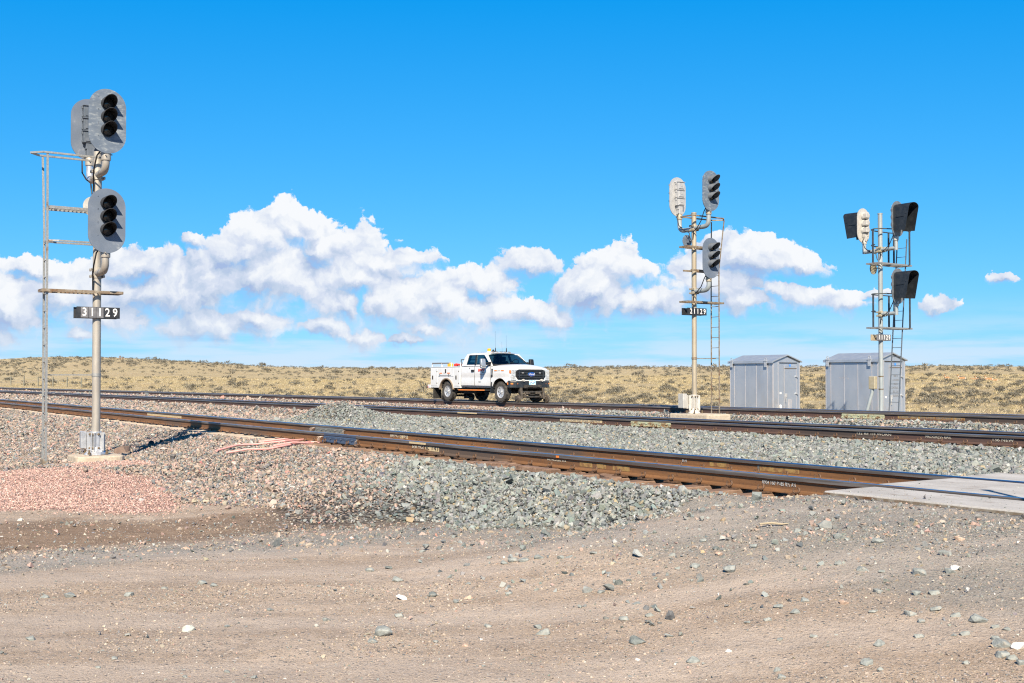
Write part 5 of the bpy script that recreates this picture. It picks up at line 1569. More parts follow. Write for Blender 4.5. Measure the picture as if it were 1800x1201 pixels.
    # mirrors
    for s in (-1, 1):
        mb = MB()
        mb.bar((3.06, s * .93, 1.50), (2.98, s * 1.18, 1.50), .045, .05); mb.bar((3.06, s * .93, 1.57), (2.98, s * 1.18, 1.57), .045, .05); mb.box((3.05, s * .94, 1.53), (.16, .05, .16))
        ar = mb.build('mirror_arm', MAT['black'], r, bevel=.008)
        mb = MB(); mb.hexa([(2.90, s * 1.13, 1.43), (3.08, s * 1.13, 1.43), (3.06, s * 1.34, 1.43), (2.90, s * 1.34, 1.43)], [(2.90, s * 1.13, 1.735), (3.02, s * 1.13, 1.735), (3.00, s * 1.34, 1.735), (2.90, s * 1.34, 1.735)])
        mb.box((2.97, s * 1.22, 1.40), (.13, .24, .10))
        mb.build('mirror', MAT['mirror'] if s < 0 else MAT['black'], ar, bevel=.035, seg=3, smooth=40)
    # roof equipment
    mb = MB(); mb.lathe([(.09, 0), (.09, .03), (.075, .04)], 18, Matrix.Translation((2.42, -.52, 2.02))); bc = mb.build('beacon', MAT['white'], r, smooth=40)
    mb = MB(); mb.lathe([(.078, .04), (.075, .13), (.06, .145), (0, .148)], 18, Matrix.Translation((2.42, -.52, 2.02))); mb.build('beacon_lens', MAT['amber'], bc, smooth=40)
    for (x, y, h, thick) in ((2.42, -.20, .85, True), (2.5, .08, .42, False), (2.42, .36, .7, True)):
        mb = MB(); mb.tube([(x, y, 2.03), (x, y, 2.20)] if thick else [(x, y, 2.03), (x, y, 2.06)], [.028, .014] if thick else [.02, .014], 8); mb.tube([(x, y, 2.04), (x - .02, y, 2.03 + h)], .003, 5)
        mb.build('antenna', MAT['black'], r, smooth=40)
    mb = MB()
    for y in (-.42, -.2, 0, .2, .42): mb.hexa([(2.48, y - .05, 2.0), (2.60, y - .05, 1.985), (2.60, y + .05, 1.985), (2.48, y + .05, 2.0)], [(2.48, y - .035, 2.05), (2.56, y - .035, 2.04), (2.56, y + .035, 2.04), (2.48, y + .035, 2.05)])
    mb.build('roof_marker', MAT['graytext'], r)
    mb = MB(); mb.hexa([(1.95, -.05, 2.03), (2.05, -.05, 2.03), (2.05, .05, 2.03), (1.95, .05, 2.03)], [(1.97, -.02, 2.14), (2.0, -.02, 2.14), (2.0, .02, 2.14), (1.97, .02, 2.14)]); mb.box((1.72, -.3, 2.02), (.22, .12, .03)); mb.build('roof_fin', MAT['black'], r)
    return r
TR = truck()

def bed_load():
    Mt = Matrix.Translation(TR.location) @ Matrix.Rotation(TR.rotation_euler.z, 4, 'Z')
    def place(name, loc, label, cat):
        p = Mt @ Vector(loc); r = empty(name, p, TR.rotation_euler.z); tag(r, label, cat); return r
    r = place('welder_engine', (.62, -.30, .93), 'black engine unit in the truck bed behind the cab', 'engine')
    mb = MB(); mb.box((0, 0, .36), (.42, .40, .66)); mb.build('engine_block', MAT['black'], r, bevel=.03)
    mb = MB()
    for x in (-.22, .22):
        mb.tube([(x, -.22, 0), (x, -.22, .80), (x, .22, .80), (x, .22, 0)], .02, 6)
    for y in (-.22, .22): mb.tube([(-.22, y, .80), (.22, y, .80)], .02, 6)
    mb.build('frame', MAT['gearblack'], r)
    mb = MB(); mb.lathe([(.0, 0), (.12, 0), (.14, .03), (.10, .06), (0, .06)], 16, My((.0, -.21, .55))); mb.build('fan_cover', MAT['mirror'], r)
    r = place('jack_bar', (.2, -.45, 1.45), 'red bar lying along the truck bed top behind the engine', 'bar')
    mb = MB(); mb.bar((-.32, 0, .10), (.42, .08, .02), .07, .07); mb.box((-.30, 0, .06), (.16, .12, .1)); mb.build('bar', MAT['red'], r, bevel=.01)
    r = place('tool_case', (-.28, -.62, 1.442), 'yellow tool case standing on the truck locker top', 'tool case')
    mb = MB(); mb.box((0, 0, .07), (.20, .16, .13)); mb.tube([(-.06, 0, .13), (-.06, 0, .17), (.06, 0, .17), (.06, 0, .13)], .012, 6); mb.build('case', MAT['yellow'], r, bevel=.012)
bed_load()
# ------------------------------------------------------------------ rangeland plants
def col_mat(name, rough=.9, tr=0.0):
    m, t, p = new_mat(name)
    a = t.node('ShaderNodeAttribute'); a.attribute_name = 'Col'
    t.l.new(a.outputs['Color'], p.inputs['Base Color']); p.inputs['Roughness'].default_value = rough; p.inputs['Specular IOR Level'].default_value = .15
    return m
MAT['sage'] = col_mat('sagebrush_leaves'); MAT['grass'] = col_mat('dry_grass_blades')
SAGE = np.array([(.155, .15, .125), (.195, .185, .15), (.13, .12, .095), (.24, .22, .175), (.10, .09, .07), (.17, .145, .11), (.07, .06, .045)])
def bush_arrays(nl, r, leaf):
    """leaf sprays over several uneven lobes"""
    lob = [(r.uniform(-.34, .34), r.uniform(-.34, .34), r.uniform(.12, .26), r.uniform(.20, .34)) for _ in range(6)]
    V = []; C = []
    tone = r.uniform(.85, 1.15)
    for i in range(nl):
        lx, ly, lz, lr = lob[int(r.integers(0, 6))]
        d = r.normal(size=3); d /= np.linalg.norm(d); d[2] = abs(d[2]) * .9 - .15
        p = np.array([lx, ly, lz]) + d * lr * r.uniform(.55, 1.05)
        p[2] = max(p[2], .02)
        up = np.array([d[0] * .7, d[1] * .7, .9]) + r.normal(size=3) * .35; up /= np.linalg.norm(up)
        sd = np.cross(up, r.normal(size=3)); sd /= np.linalg.norm(sd)
        h = leaf * r.uniform(.7, 1.5); w = h * r.uniform(.3, .5)
        V += [p - sd * w * .5, p + sd * w * .5, p + up * h]
        c = SAGE[int(r.choice(7, p=[.24, .22, .17, .12, .1, .1, .05]))] * tone * r.uniform(.85, 1.15)
        C += [c, c, c * 1.05]
    for i in range(10):
        a = r.uniform(0, 6.28); q = r.uniform(.1, .35); e = np.array([q * math.cos(a), q * math.sin(a), r.uniform(.1, .32)])
        s = np.array([-math.sin(a), math.cos(a), 0]) * .012
        V += [np.array([0, 0, -.05]) - s, np.array([0, 0, -.05]) + s, e]; C += [np.array([.07, .055, .04])] * 3
    return np.array(V), np.array(C)

def plants():
    r = np.random.default_rng(21)
    N1, N2 = 5600, 6500
    left0 = 0; rad = np.concatenate([1 / r.uniform(1 / 430, 1 / 55, N1), np.sqrt(r.uniform(190 ** 2, 440 ** 2, N2))]); N = N1 + N2; az = r.uniform(-.47, .47, N)
    X = rad * np.sin(az); Y = rad * np.cos(az)
    dF = dist('F', X, Y)
    dens = fbm(X / 6, Y / 6, 3); d2 = fbm(X / 60 + 9, Y / 60, 3)
    left = sm(-.1, -.36, az)
    keep = (dF > 9.5) & (r.random(N) < (sm(.34, .64, dens) * .55 + .22) * (.55 + .6 * sm(.35, .6, d2)) * (1 - .25 * left * sm(250, 380, rad)) * (1 + .8 * left) * 1.0)
    # leave the strip next to the tracks and the sheds open
    for px, py in ((10.5, 49.5), (13.6, 45.4)): keep &= np.hypot(X - px, Y - py) > 3.2
    X, Y, rad = X[keep], Y[keep], rad[keep]
    S = np.exp(r.normal(-.36, .42, len(X))) * np.interp(rad, [50, 90, 160, 300], [.50, .66, .85, 1.0])
    Z = ground_z(X, Y)
    order = np.argsort(-S / rad)
    Tm = []
    for i in range(6):
        V, C = bush_arrays(170, r, .12)
        Tm.append((V, C))
    me = []
    for V, C in Tm:
        o = big_mesh('sagebrush', V, np.arange(len(V)), 3, MAT['sage'], {'Col': C}); me.append(o.data); bpy.data.objects.remove(o)
    for q, i in enumerate(order[:300]):
        o = bpy.data.objects.new('sagebrush', me[q % 6]); COL.objects.link(o)
        o.location = (X[i], Y[i], Z[i] - .02); o.rotation_euler = (0, 0, r.uniform(0, 6.28)); s = S[i]
        o.scale = (s * r.uniform(.85, 1.25), s * r.uniform(.85, 1.25), s * r.uniform(.75, 1.1))
        tag(o, 'grey-brown sagebrush bush growing in the dry grass beyond the tracks', 'bush', 'larger sagebrush bushes on the grassland')
    small = [bush_arrays(46, r, .20) for _ in range(8)]
    VV = []; CC = []
    for q, i in enumerate(order[300:]):
        V, C = small[q % 8]; a = r.uniform(0, 6.28); s = S[i]
        Rm = np.array([[math.cos(a), -math.sin(a), 0], [math.sin(a), math.cos(a), 0], [0, 0, r.uniform(.75, 1.1)]])
        VV.append(V @ Rm.T * s * np.array([1.1, 1.1, 1]) + np.array([X[i], Y[i], Z[i] - .02])); CC.append(C * r.uniform(.85, 1.15))
    V = np.concatenate(VV); C = np.concatenate(CC)
    o = big_mesh('sagebrush_mass', V, np.arange(len(V)), 3, MAT['sage'], {'Col': C})
    tag(o, 'grey sagebrush dotted over the far grassland up to the skyline', 'sagebrush', kind='stuff')
    # bunch grass
    N = 60000
    rad = np.sqrt(r.uniform(44 ** 2, 170 ** 2, N)); az = r.uniform(-.47, .47, N)
    X = rad * np.sin(az); Y = rad * np.cos(az); dF = dist('F', X, Y)
    keep = (dF > 3.6) & (r.random(N) < sm(.25, .55, fbm(X / 3, Y / 3, 3)))
    X, Y, rad = X[keep], Y[keep], rad[keep]; Z = ground_z(X, Y); n = len(X)
    B = 9
    base = np.repeat(np.stack([X, Y, Z], 1), B, 0) + np.concatenate([r.normal(0, .09, (n * B, 2)), np.zeros((n * B, 1))], 1)
    h = np.exp(r.normal(-2.15, .3, n * B)); a = r.uniform(0, 6.28, n * B); w = h * .085
    tip = base + np.stack([np.cos(a) * h * .8, np.sin(a) * h * .8, h * .8], 1)
    sd = np.stack([-np.sin(a + .8) * w, np.cos(a + .8) * w, np.zeros(n * B)], 1)
    V = np.stack([base - sd, base + sd, tip], 1).reshape(-1, 3)
    pal = np.array([(.45, .365, .21), (.53, .445, .275), (.37, .295, .165), (.31, .265, .13), (.47, .405, .265)])
    C = np.repeat(pal[r.choice(5, n, p=[.3, .25, .2, .1, .15])] * r.uniform(.85, 1.1, (n, 1)), B * 3, 0)
    o = big_mesh('grass', V, np.arange(len(V)), 3, MAT['grass'], {'Col': C})
    tag(o, 'dry golden bunch grass covering the plain behind the tracks', 'grass', kind='stuff')
    print('bushes', len(order), 'grass', n)
plants()

# ------------------------------------------------------------------ antelope resting in the grass
def antelope_mesh(head_up, seed):
    mb = MB()
    mb.tube([(-.62, 0, .30), (-.52, 0, .36), (-.30, 0, .38), (.0, 0, .37), (.28, 0, .39), (.44, 0, .40), (.52, 0, .38)], [.10, .20, .235, .23, .22, .19, .10], 14)
    if head_up:
        mb.tube([(.40, 0, .44), (.54, 0, .62), (.60, .02, .82), (.63, .03, .88)], [.14, .10, .075, .07], 10)
        mb.tube([(.58, .03, .90), (.70, .03, .88), (.82, .04, .82), (.88, .04, .79)], [.07, .085, .055, .035], 10)
        for s in (-1, 1):
            mb.tube([(.58, .03 + s * .05, .95), (.54, .03 + s * .10, 1.05), (.53, .03 + s * .11, 1.09)], [.03, .035, .008], 6)
    else:
        mb.tube([(.40, 0, .42), (.58, .02, .48), (.70, .05, .50)], [.14, .10, .075], 10); mb.tube([(.66, .05, .52), (.80, .07, .48), (.95, .08, .40)], [.075, .08, .04], 10)
        for s in (-1, 1): mb.tube([(.68, .05 + s * .05, .56), (.64, .05 + s * .1, .65)], [.03, .01], 6)
    for s in (-1, 1):
        mb.tube([(.30, s * .15, .28), (.46, s * .2, .14), (.24, s * .22, .06), (.06, s * .22, .05)], [.10, .06, .038, .03], 8)
        mb.tube([(-.42, s * .14, .32), (-.16, s * .24, .20), (-.42, s * .26, .08), (-.16, s * .28, .05)], [.15, .10, .045, .03], 8)
    mb.tube([(-.60, 0, .40), (-.70, 0, .34)], [.06, .03], 6)
    o = mb.build('antelope', MAT['sage'])
    m = o.modifiers.new('join', 'REMESH'); m.mode = 'VOXEL'; m.voxel_size = .028
    s = o.modifiers.new('soft', 'SMOOTH'); s.iterations = 3; s.factor = .5
    dg = bpy.context.evaluated_depsgraph_get(); dg.update()
    me = bpy.data.meshes.new_from_object(o.evaluated_get(dg)); bpy.data.objects.remove(o)
    co = np.array([v.co[:] for v in me.vertices])
    C = np.tile(np.array([.34, .19, .095]), (len(co), 1))
    white = (co[:, 2] < .27) | ((co[:, 0] < -.50) & (co[:, 2] < .52)) | ((co[:, 0] > .44) & (co[:, 0] < .56) & (co[:, 2] > .5) & (co[:, 2] < .72))
    C[white] = (.60, .56, .50)
    C[(co[:, 0] > .74) & (co[:, 2] > .70)] = (.10, .06, .04)
    a = me.attributes.new('Col', 'FLOAT_COLOR', 'POINT'); c4 = np.ones((len(co), 4), np.float32); c4[:, :3] = C; a.data.foreach_set('color', c4.ravel())
    me.polygons.foreach_set('use_smooth', [True] * len(me.polygons)); me.materials.clear(); me.materials.append(MAT['antelope'])
    me.update(); return me
MAT['antelope'] = col_mat('antelope_coat')
def antelopes():
    up, dn = antelope_mesh(True, 1), antelope_mesh(False, 2)
    spec = [(1664.5, 666.0, up, 200, .95, 'antelope with raised head, leftmost of the resting herd, behind a bush'),
            (1690.5, 667.5, up, 178, 1.05, 'tan antelope with its long back shown, second from the left in the herd'),
            (1712.5, 667.5, dn, 150, .7, 'antelope mostly hidden in the grass between the long-backed one and the close group'),
            (1721.0, 668.5, up, 165, .95, 'antelope with white rump, first of the close group of three on the slope'),
            (1730.0, 669.2, dn, 190, .9, 'antelope lying low with its head down in the middle of the close group'),
            (1738.5, 668.8, up, 172, 1.05, 'antelope with head raised highest at the right of the close group'),
            (1749.0, 669.8, dn, 160, .75, 'antelope lying low, rightmost of the resting herd')]
    for px, py, me, rot, s, lab in spec:
        P = on_ground(px, py)
        o = bpy.data.objects.new('antelope', me); COL.objects.link(o); o.location = (P[0], P[1], P[2] - .11); o.rotation_euler = (0, 0, R(rot)); o.scale = (s * .62,) * 3
        tag(o, lab, 'antelope', 'antelope herd resting on the grassland')
antelopes()

# ------------------------------------------------------------------ wire fence and far poles
def fence():
    n, u = nvec('F'), uvec('F')
    pts = []
    for px, py in ((-8, 684), (19, 683.5), (42, 684), (67, 684.5), (93, 685), (118, 685.5), (143, 686.5), (170, 687)):
        P = on_ground(px, py - 5.0); pts.append(P)
    o = pts[3]
    r = empty('wire_fence', o); tag(r, 'low wire fence of thin posts across the grass at the far left', 'fence')
    hs = []
    for P in pts:
        Y = P[1]; h = 17.5 * Y / 2000.0; hs.append(h); d = P - o
        MB().box((d[0], d[1], d[2] + h / 2 - .1), (.11, .11, h + .2)).build('post', MAT['fencepost'], r)
    mb = MB()
    for k in (.35, .6, .85):
        for i in range(len(pts) - 1):
            a = pts[i] - o; b = pts[i + 1] - o
            mb.tube([(a[0], a[1], a[2] + hs[i] * k), (b[0], b[1], b[2] + hs[i + 1] * k)], .010, 4)
    mb.build('wire', MAT['galv'], r)
fence()
def far_poles():
    for px, h, lab in ((211, 7.0, 'dark pole with a crossbar on the left skyline'), (215.5, 4.5, 'shorter pole with a crossbar beside the taller one on the skyline')):
        P = on_ground(px, 632.5)
        s = P[1] / 2000.0
        r = empty('utility_pole', P); tag(r, lab, 'utility pole', 'poles on the skyline')
        MB().tube([(0, 0, -1), (0, 0, h * s)], .22 * s / .2, 8).build('pole', MAT['block'], r)
        MB().bar((-1.6 * s, 0, h * s - .2), (1.6 * s, 0, h * s - .2), .9 * s, .8 * s).build('crossbar', MAT['block'], r)
far_poles()

# ------------------------------------------------------------------ things lying about
def litter():
    # pink pipes on the ballast
    runs = [([(381, 797.5), (415, 790), (452, 783.5), (500, 780.5), (545, 779)], 'longest pink pipe lying in a curve on the ballast'),
            ([(398, 801.5), (435, 797.5), (470, 792.5), (505, 788), (545, 784), (588, 783.5)], 'pink pipe nearest the viewer, lying forked over the stones'),
            ([(455, 781.5), (500, 779), (525, 779.5)], 'short pink pipe lying against the longest one on the ballast'),
            ([(480, 789), (515, 785.5), (556, 783.2)], 'pink pipe lying across the middle of the other two')]
    for pts, lab in runs:
        W = [on_ground(*q) for q in pts]
        o = W[0]; r = empty('pipe', o); tag(r, lab, 'pipe', 'pink pipes lying on the ballast')
        P = [Vector(w - o) + Vector((0, 0, .055 + .03 * math.sin(i * 2.1))) for i, w in enumerate(W)]
        mb = MB(); mb.tube(P, .022, 8); mb.build('tube', MAT['pinkpipe'], r, smooth=50)
    # brown block beside the tall signal's pad
    P = on_ground(214, 797)
    mb = MB(); mb.hexa([(-.14, -.12, -.05), (.16, -.14, -.05), (.17, .12, -.05), (-.13, .13, -.05)], [(-.13, -.10, .10), (.05, -.12, .16), (.13, .10, .15), (-.10, .12, .10)])
    o = mb.build('block', MAT['block'], loc=P, bevel=.02); tag(o, 'brown angular block beside the concrete foot of the tall signal', 'block')
    P = on_ground(266, 783)
    mb = MB(); mb.lathe([(.07, -.05), (.075, .02), (.06, .07), (.03, .10), (0, .105)], 10); o = mb.build('cap', MAT['black'], loc=P, smooth=40); tag(o, 'small black cap in the shadow of the tall signal on the stones', 'cap')
    # dry stick on the road
    P = on_ground(1363, 926.5)
    mb = MB(); mb.tube([(-.13, 0, .02), (-.03, .01, .028), (.05, -.005, .02), (.11, .02, .022)], [.008, .009, .008, .005], 7); o = mb.build('stick', MAT['platetan'], loc=P, smooth=50); tag(o, 'pale brown stick lying on the road below the crossing', 'stick')
    # wooden wedges and splinters by the tie ends
    for px, py, L, w, rz, lab in ((866, 822, .85, .16, 12, 'flat brown board lying at the tie ends, leftmost of the loose boards'), (905, 826, .9, .18, -10, 'reddish board beside the rail between two shorter boards'),
                                  (945, 832, .7, .20, 8, 'thick short board end sticking out of the grey ballast'), (1010, 836, .75, .14, -14, 'thin dark board at the foot of the nearest rail'),
                                  (1065, 843, .95, .16, -22, 'weathered board end nearest the crossing')):
        P = on_ground(px, py); mb = MB(); mb.box((0, 0, .045), (L, w, .07)); o = mb.build('board', MAT['wood'], loc=P, rot=(R(random.uniform(-4, 4)), R(random.uniform(-3, 3)), RZ('N') + R(rz)), bevel=.01)
        tag(o, lab, 'board', 'loose boards beside the nearest rail')
    for px, py, lab in ((1180, 848, 'rusty flat plate lying beside the near rail clips'), (1240, 852, 'second rusty plate nearer the crossing on the stones')):
        P = on_ground(px, py); mb = MB(); mb.box((0, 0, .03), (.34, .18, .02)); mb.box((-.06, 0, .045), (.03, .18, .02)); mb.box((.06, 0, .045), (.03, .18, .02))
        o = mb.build('tie_plate', MAT['clip'], loc=P, rot=(R(6), R(3), RZ('N') + R(random.uniform(-20, 20))), bevel=.004); tag(o, lab, 'tie plate', 'loose tie plates')
    # yellow cable loop at the blue joint
    P = on_ground(576, 775.5)
    mb = MB(); mb.tube([(.10 * math.cos(a) - .02 * a, .06 * math.sin(a), .05 + .02 * math.cos(a)) for a in np.linspace(0, 6.6, 20)], .016, 7)
    o = mb.build('cable_loop', MAT['yellow'], loc=P, smooth=60); tag(o, 'small yellow cable loop beside the blue rail joint', 'cable')
litter()

# ------------------------------------------------------------------ larger stones lying on the road
ROCKS = []
for ox, oy, L in ((0, 900, [(363,445,60),(232,450,40),(165,675,50),(672,652,40),(993,622,60,'p'),(1195,607,30),(1420,518,35),(1717,570,44),(600,773,30),(518,823,25),(975,872,30),(1193,847,30),(150,887,20,'p'),(688,440,45),(868,402,30),(1060,375,55),(1130,390,40),(1555,252,30),(1682,395,25),(1345,875,30),(790,205,30,'o'),(985,195,30,'o')]),
                  (600, 900, [(320,455,60,'w'),(298,360,55),(432,210,30),(605,478,40),(668,455,40,'o'),(668,382,30),(478,442,45,'d'),(885,430,36),(772,605,40),(1040,610,48),(1065,640,70),(1560,685,85,'d'),(1490,568,45),(1630,550,46),(1370,425,40),(1330,220,40),(1160,242,40),(1745,228,35),(960,257,55),(1040,243,50),(905,258,45),(860,270,40),(215,640,90),(160,685,50),(500,688,30),(307,548,45),(1563,780,25,'w'),(750,815,20),(735,675,18,'w'),(1515,362,30,'d'),(1440,370,30),(650,707,35,'o'),(250,297,40,'d'),(150,310,40),(785,243,26)]),
                  (1200, 850, [(258,458,65),(505,650,50),(640,620,40),(597,682,50),(690,808,40),(512,828,38),(1030,572,50),(1225,583,50),(1200,687,65),(1255,732,35),(1330,577,60),(1560,722,90),(1335,667,60),(1440,700,50),(1250,808,50),(1490,795,55),(1433,803,30),(1033,850,65),(970,950,60),(50,937,65),(238,888,35,'w'),(340,735,35),(450,722,40),(495,985,40),(518,1028,40),(945,455,60),(1050,468,35),(1435,447,50,'w'),(1405,465,60),(1250,473,65),(820,285,70),(1030,308,60),(1460,293,60,'o'),(600,252,40),(645,265,35),(1385,373,65),(845,630,50,'o'),(1650,762,45),(1650,820,40),(1710,772,40),(1680,850,100),(1780,865,70,'w'),(1680,905,70),(1745,925,60),(1780,950,50),(1000,680,40),(1045,985,35),(1500,953,40),(180,347,35,'d'),(65,440,45),(195,378,36,'o'),(380,337,40),(110,305,35),(825,425,50)])):
    for q in L: ROCKS.append((ox + q[0] / 3, oy + q[1] / 3, q[2] / 3, q[3] if len(q) > 3 else 'g'))
def road_rocks():
    tm = rock_templates(12, 16, 77, .55)
    spec = {'g': ('grey angular stone lying loose on the dirt road', (.20, .215, .205)), 'w': ('chalky white stone lying on the dirt road', (.60, .57, .52)),
            'p': ('pale grey-green flat stone lying on the left part of the dirt road', (.36, .37, .33)), 'd': ('dark grey slab of stone lying on the dirt road', (.12, .135, .13)), 'o': ('tan or pinkish stone lying on the dirt road', (.40, .29, .22))}
    mats = {}
    for kx, (lab, c) in spec.items():
        c2 = tuple(min(.8, q * 1.5 + .02) for q in c)
        mats[kx] = paint('road_stone_' + kx, c, c2, .9, 0, 22, lo=.35, hi=.7, bump=.6, bscale=70, c3=(.36, .29, .22), s3=16, f3=(.55, .75))
    big = {(363, 445): 'dark bluish stone, the larger of two lying at the left edge of the road', (320, 455): 'roundest white stone on the middle of the dirt road', (1560, 685): 'long dark slab lying alone low in the middle of the road',
           (215, 640): 'broad grey stone half buried at the lower middle of the road', (1680, 850): 'broadest dark stone of the heap at the lower right edge', (1780, 865): 'pale stone on the heap at the lower right edge',
           (1435, 447): 'white stone on the right part of the road below the crossing', (993, 622): 'pale flat stone alone on the left part of the road', (1460, 293): 'pinkish stone on the gravel just below the crossing panels', (1560, 722): 'wide grey stone at the right above the heap of stones'}
    for px, py, w, kx in ROCKS:
        P = on_ground(px, py + .1 * w)
        size = w * P[1] / 2000.0
        tv, tf = tm[int(rng.integers(0, 12))]
        size *= 1.15; sx = size / (tv[:, 0].max() - tv[:, 0].min())
        me = bpy.data.meshes.new('road_stone'); me.from_pydata([tuple(v * sx) for v in tv], [], [tuple(f) for f in tf]); me.materials.append(mats[kx])
        bm = bmesh.new(); bm.from_mesh(me); bmesh.ops.bevel(bm, geom=list(bm.edges), offset=size * .03, segments=1, affect='EDGES', clamp_overlap=True); bm.to_mesh(me); bm.free()
        o = bpy.data.objects.new('road_stone', me); COL.objects.link(o)
        o.location = (P[0], P[1], P[2] + size * .10); o.rotation_euler = (R(random.uniform(-15, 15)), R(random.uniform(-12, 12)), R(random.uniform(-25, 25)) + (math.pi if random.random() < .5 else 0))
        lab = spec[kx][0]
        for (a, b), l in big.items():
            for ox, oy in ((0, 900), (600, 900), (1200, 850)):
                if abs(ox + a / 3 - px) < .01 and abs(oy + b / 3 - py) < .01: 
                    if not ((a, b) == (363, 445) and ox): lab = l
        tag(o, lab, 'stone', {'g': 'grey stones on the road', 'w': 'white stones on the road', 'p': 'pale stones on the road', 'd': 'dark slabs on the road', 'o': 'tan stones on the road'}[kx])
road_rocks()

# ------------------------------------------------------------------ sky, sun, camera
EXPO = 0.86
def world():
    w = bpy.data.worlds.new('World'); scene.world = w; w.use_nodes = True
    t = NT(w.node_tree); t.n.clear()
    out = t.node('ShaderNodeOutputWorld'); bg = t.node('ShaderNodeBackground'); t.l.new(bg.outputs[0], out.inputs[0])
    sky = t.node('ShaderNodeTexSky', sky_type='NISHITA'); sky.sun_disc = False; sky.sun_elevation = SUN_EL; sky.sun_rotation = R(180)
    sky.altitude = 1500; sky.air_density = 1.0; sky.dust_density = .6; sky.ozone_density = 2.0
    bg.inputs['Strength'].default_value = .1
    v = t.node('ShaderNodeTexCoord').outputs['Generated']
    sx = t.node('ShaderNodeSeparateXYZ'); t.l.new(v, sx.inputs[0])
    hyp = t.math('SQRT', t.math('MULTIPLY_ADD', sx.outputs[0], sx.outputs[0], t.math('MULTIPLY', sx.outputs[1], sx.outputs[1])))
    az = t.math('ARCTAN2', sx.outputs[0], sx.outputs[1]); el = t.math('ARCTAN2', sx.outputs[2], hyp)
    # richer blue, as the clear dry air shows it
    ss = t.node('ShaderNodeSeparateColor'); t.l.new(sky.outputs[0], ss.inputs[0])
    ch = []
    K = .187; O = 1 / (.1 * 2 ** EXPO)
    ch.append(t.math('ADD', t.math('MULTIPLY', t.math('MAXIMUM', t.math('MULTIPLY_ADD', ss.outputs[0], .27 * K, -.27 * .295), 0), O), .0035 * O))
    ch.append(t.math('MULTIPLY', t.math('POWER', t.math('MULTIPLY', ss.outputs[1], K), .64), .52 * O))
    ch.append(t.math('MULTIPLY', t.math('POWER', t.math('MULTIPLY', ss.outputs[2], K), .35), .926 * O))
    cc = t.node('ShaderNodeCombineColor'); [t.l.new(c, cc.inputs[i]) for i, c in enumerate(ch)]
    dome = t.smooth(el, .30, .95, 1.0, .36)
    skyc = t.mix(1.0, cc.outputs[0], dome, blend='MULTIPLY')
    # clouds: soft lobes broken up by fractal noise, all in direction (azimuth, elevation)
    cv = t.node('ShaderNodeCombineXYZ'); t.l.new(az, cv.inputs[0]); t.l.new(el, cv.inputs[1])
    P = cv.outputs[0]
    warp = t.noise(P, 14, 3, .5, out='Color', dims='2D')
    warp = t.vmath('ADD', t.vmath('MULTIPLY', t.vmath('SUBTRACT', warp, (.5, .5, .5)), (.035, .025, 0)), t.vmath('MULTIPLY', t.vmath('SUBTRACT', t.noise(P, 110, 4, .6, out='Color', dims='2D'), (.5, .5, .5)), (.010, .010, 0)))
    Pw = t.vmath('ADD', P, warp)
    def lobe_chain(lobes, up):
        a = b = None
        for (cx, cy, rx, ry) in lobes:
            caz = math.atan((cx - 900) / 2000); cel = math.atan((665 - cy) / 2000 * math.cos(caz))
            iv = (2000 / rx / math.cos(caz), 2000 / ry / math.cos(caz), 0)
            q = t.vmath('MULTIPLY_ADD', Pw, iv, (-caz * iv[0], -cel * iv[1], 0))
            la = t.vmath('LENGTH', q); lb = t.vmath('LENGTH', t.vmath('ADD', q, up))
            a = la if a is None else t.math('SMOOTH_MIN', a, la, .25); b = lb if b is None else t.math('SMOOTH_MIN', b, lb, .25)
        return a, b
    la, lb = lobe_chain(LOBES, (.12, .45, 0))
    off = (.005, .010, 0)
    def fluff(q):
        a = t.noise(q, 22, 12, .62, dims='2D')
        s = t.math('MULTIPLY', t.math('SUBTRACT', a, .5), 1.6)
        for sc, am in ((38, .50), (85, .30), (190, .11)):
            v = t.vor(q, sc, 'F1', 1.0, '2D')
            s = t.math('MULTIPLY_ADD', t.math('SUBTRACT', .40, v.outputs['Distance']), am, s)
        return s
    n1 = fluff(Pw); n2 = fluff(t.vmath('ADD', Pw, off))
    d = t.math('ADD', t.math('SUBTRACT', 1.20, la), n1)
    topedge = t.math('SUBTRACT', lb, la)                       # + at the lit tops, - at the flat bases
    wid = t.smooth(topedge, -.40, .30, 1.05, .15)
    alpha = t.smooth(t.math('DIVIDE', d, wid, clamp=True), 0, 1)
    rel = t.math('MULTIPLY', t.math('SUBTRACT', n1, n2), .85)
    light = t.math('ADD', t.math('MULTIPLY_ADD', topedge, .95, .48), rel)
    light = t.math('ADD', light, t.math('MULTIPLY', t.math('SUBTRACT', t.noise(P, 8, 5, .55, dims='2D'), .5), .95))
    ccol = t.ramp(light, [(0, (.40, .51, .77)), (.25, (.54, .64, .81)), (.52, (.70, .76, .90)), (.76, (.86, .895, .96)), (1, (.97, .98, 1.0))])
    ccol = t.vmath('SCALE', ccol, None); 
    sc = t.n[-1]; sc.inputs['Scale'].default_value = CLOUD
    col = t.mix(t.math('MULTIPLY', alpha, .97), skyc, sc.outputs[0])
    # pale streaks low over the horizon
    n3 = t.noise(t.vmath('MULTIPLY', P, (5, 45, 1)), 1.6, 6, .55, dims='2D')
    band = t.smooth(el, .072, .006)
    hz = t.math('MULTIPLY', band, t.smooth(n3, .28, .60))
    col = t.mix(t.math('MULTIPLY', hz, .72), col, tuple(c * CLOUD for c in (.74, .845, .97)) + (1,))
    t.l.new(col, bg.inputs['Color'])
    try: w.cycles.sampling_method = 'MANUAL'; w.cycles.sample_map_resolution = 512
    except Exception: pass
CLOUD = 5.45
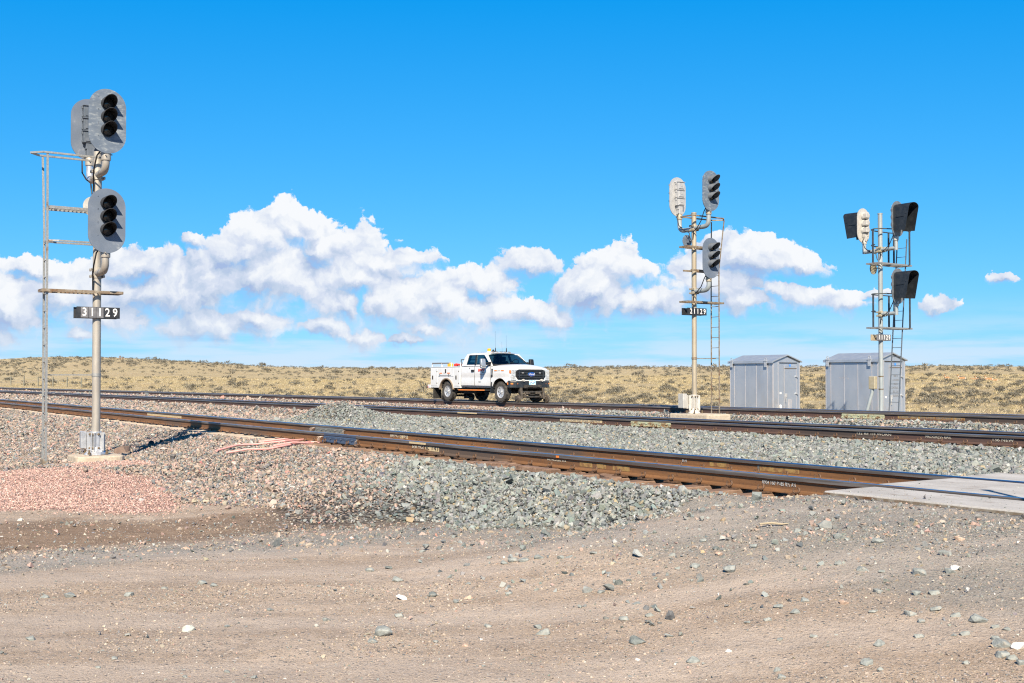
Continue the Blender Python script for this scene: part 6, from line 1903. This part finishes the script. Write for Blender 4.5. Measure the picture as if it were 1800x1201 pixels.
LOBES = [(508, 400, 74, 44), (548, 408, 60, 42), (462, 418, 56, 40), (565, 430, 80, 54), (430, 436, 66, 44), (480, 490, 175, 84), (330, 512, 135, 70), (240, 470, 66, 36), (140, 515, 140, 62), (20, 545, 110, 70), (60, 478, 60, 22),
         (375, 568, 150, 38), (660, 470, 100, 34), (725, 458, 50, 24), (640, 490, 100, 62), (700, 540, 130, 56), (810, 540, 115, 66), (850, 500, 74, 40), (930, 466, 56, 30), (1090, 472, 68, 46), (1040, 512, 84, 54),
         (950, 553, 130, 36), (1325, 455, 110, 42), (1415, 462, 52, 22), (1270, 500, 100, 54), (1310, 536, 66, 26), (650, 594, 64, 24), (710, 600, 54, 15), (1490, 527, 54, 20), (1650, 538, 34, 17),
         (1757, 486, 27, 11), (1545, 518, 24, 10), (150, 588, 40, 18), (0, 594, 80, 20), (1150, 540, 66, 26), (340, 427, 34, 14), (560, 575, 70, 24), (200, 560, 100, 34), (590, 535, 90, 36), (460, 560, 80, 30), (760, 585, 50, 14), (1395, 520, 60, 26),
         (2300, 520, 260, 60), (2900, 480, 200, 60), (-600, 500, 260, 70), (-1400, 470, 300, 70)]
world()
sun = bpy.data.lights.new('sun', 'SUN'); sun.energy = 5.0; sun.angle = R(.53); sun.color = (1.0, .875, .70)
so = bpy.data.objects.new('sun', sun); COL.objects.link(so); so.rotation_euler = (R(90) - SUN_EL, 0, 0); so.location = (0, -20, 30)

cam = bpy.data.cameras.new('camera'); co_ = bpy.data.objects.new('camera', cam); COL.objects.link(co_)
cam.sensor_width = 36; cam.lens = 40; cam.shift_y = 29.59 / 1800; cam.clip_start = .1; cam.clip_end = 9000
co_.location = (0, 0, ZC); co_.rotation_euler = (R(90) + PITCH, 0, 0)
scene.camera = co_
scene.view_settings.view_transform = 'Standard'; scene.view_settings.look = 'None'; scene.view_settings.exposure = EXPO; scene.view_settings.gamma = 1
scene.cycles.max_bounces = 6; scene.cycles.transparent_max_bounces = 12
scene.cycles.use_denoising = True
scene.cycles.denoising_prefilter = 'NONE'
scene.cycles.filter_width = 1.15
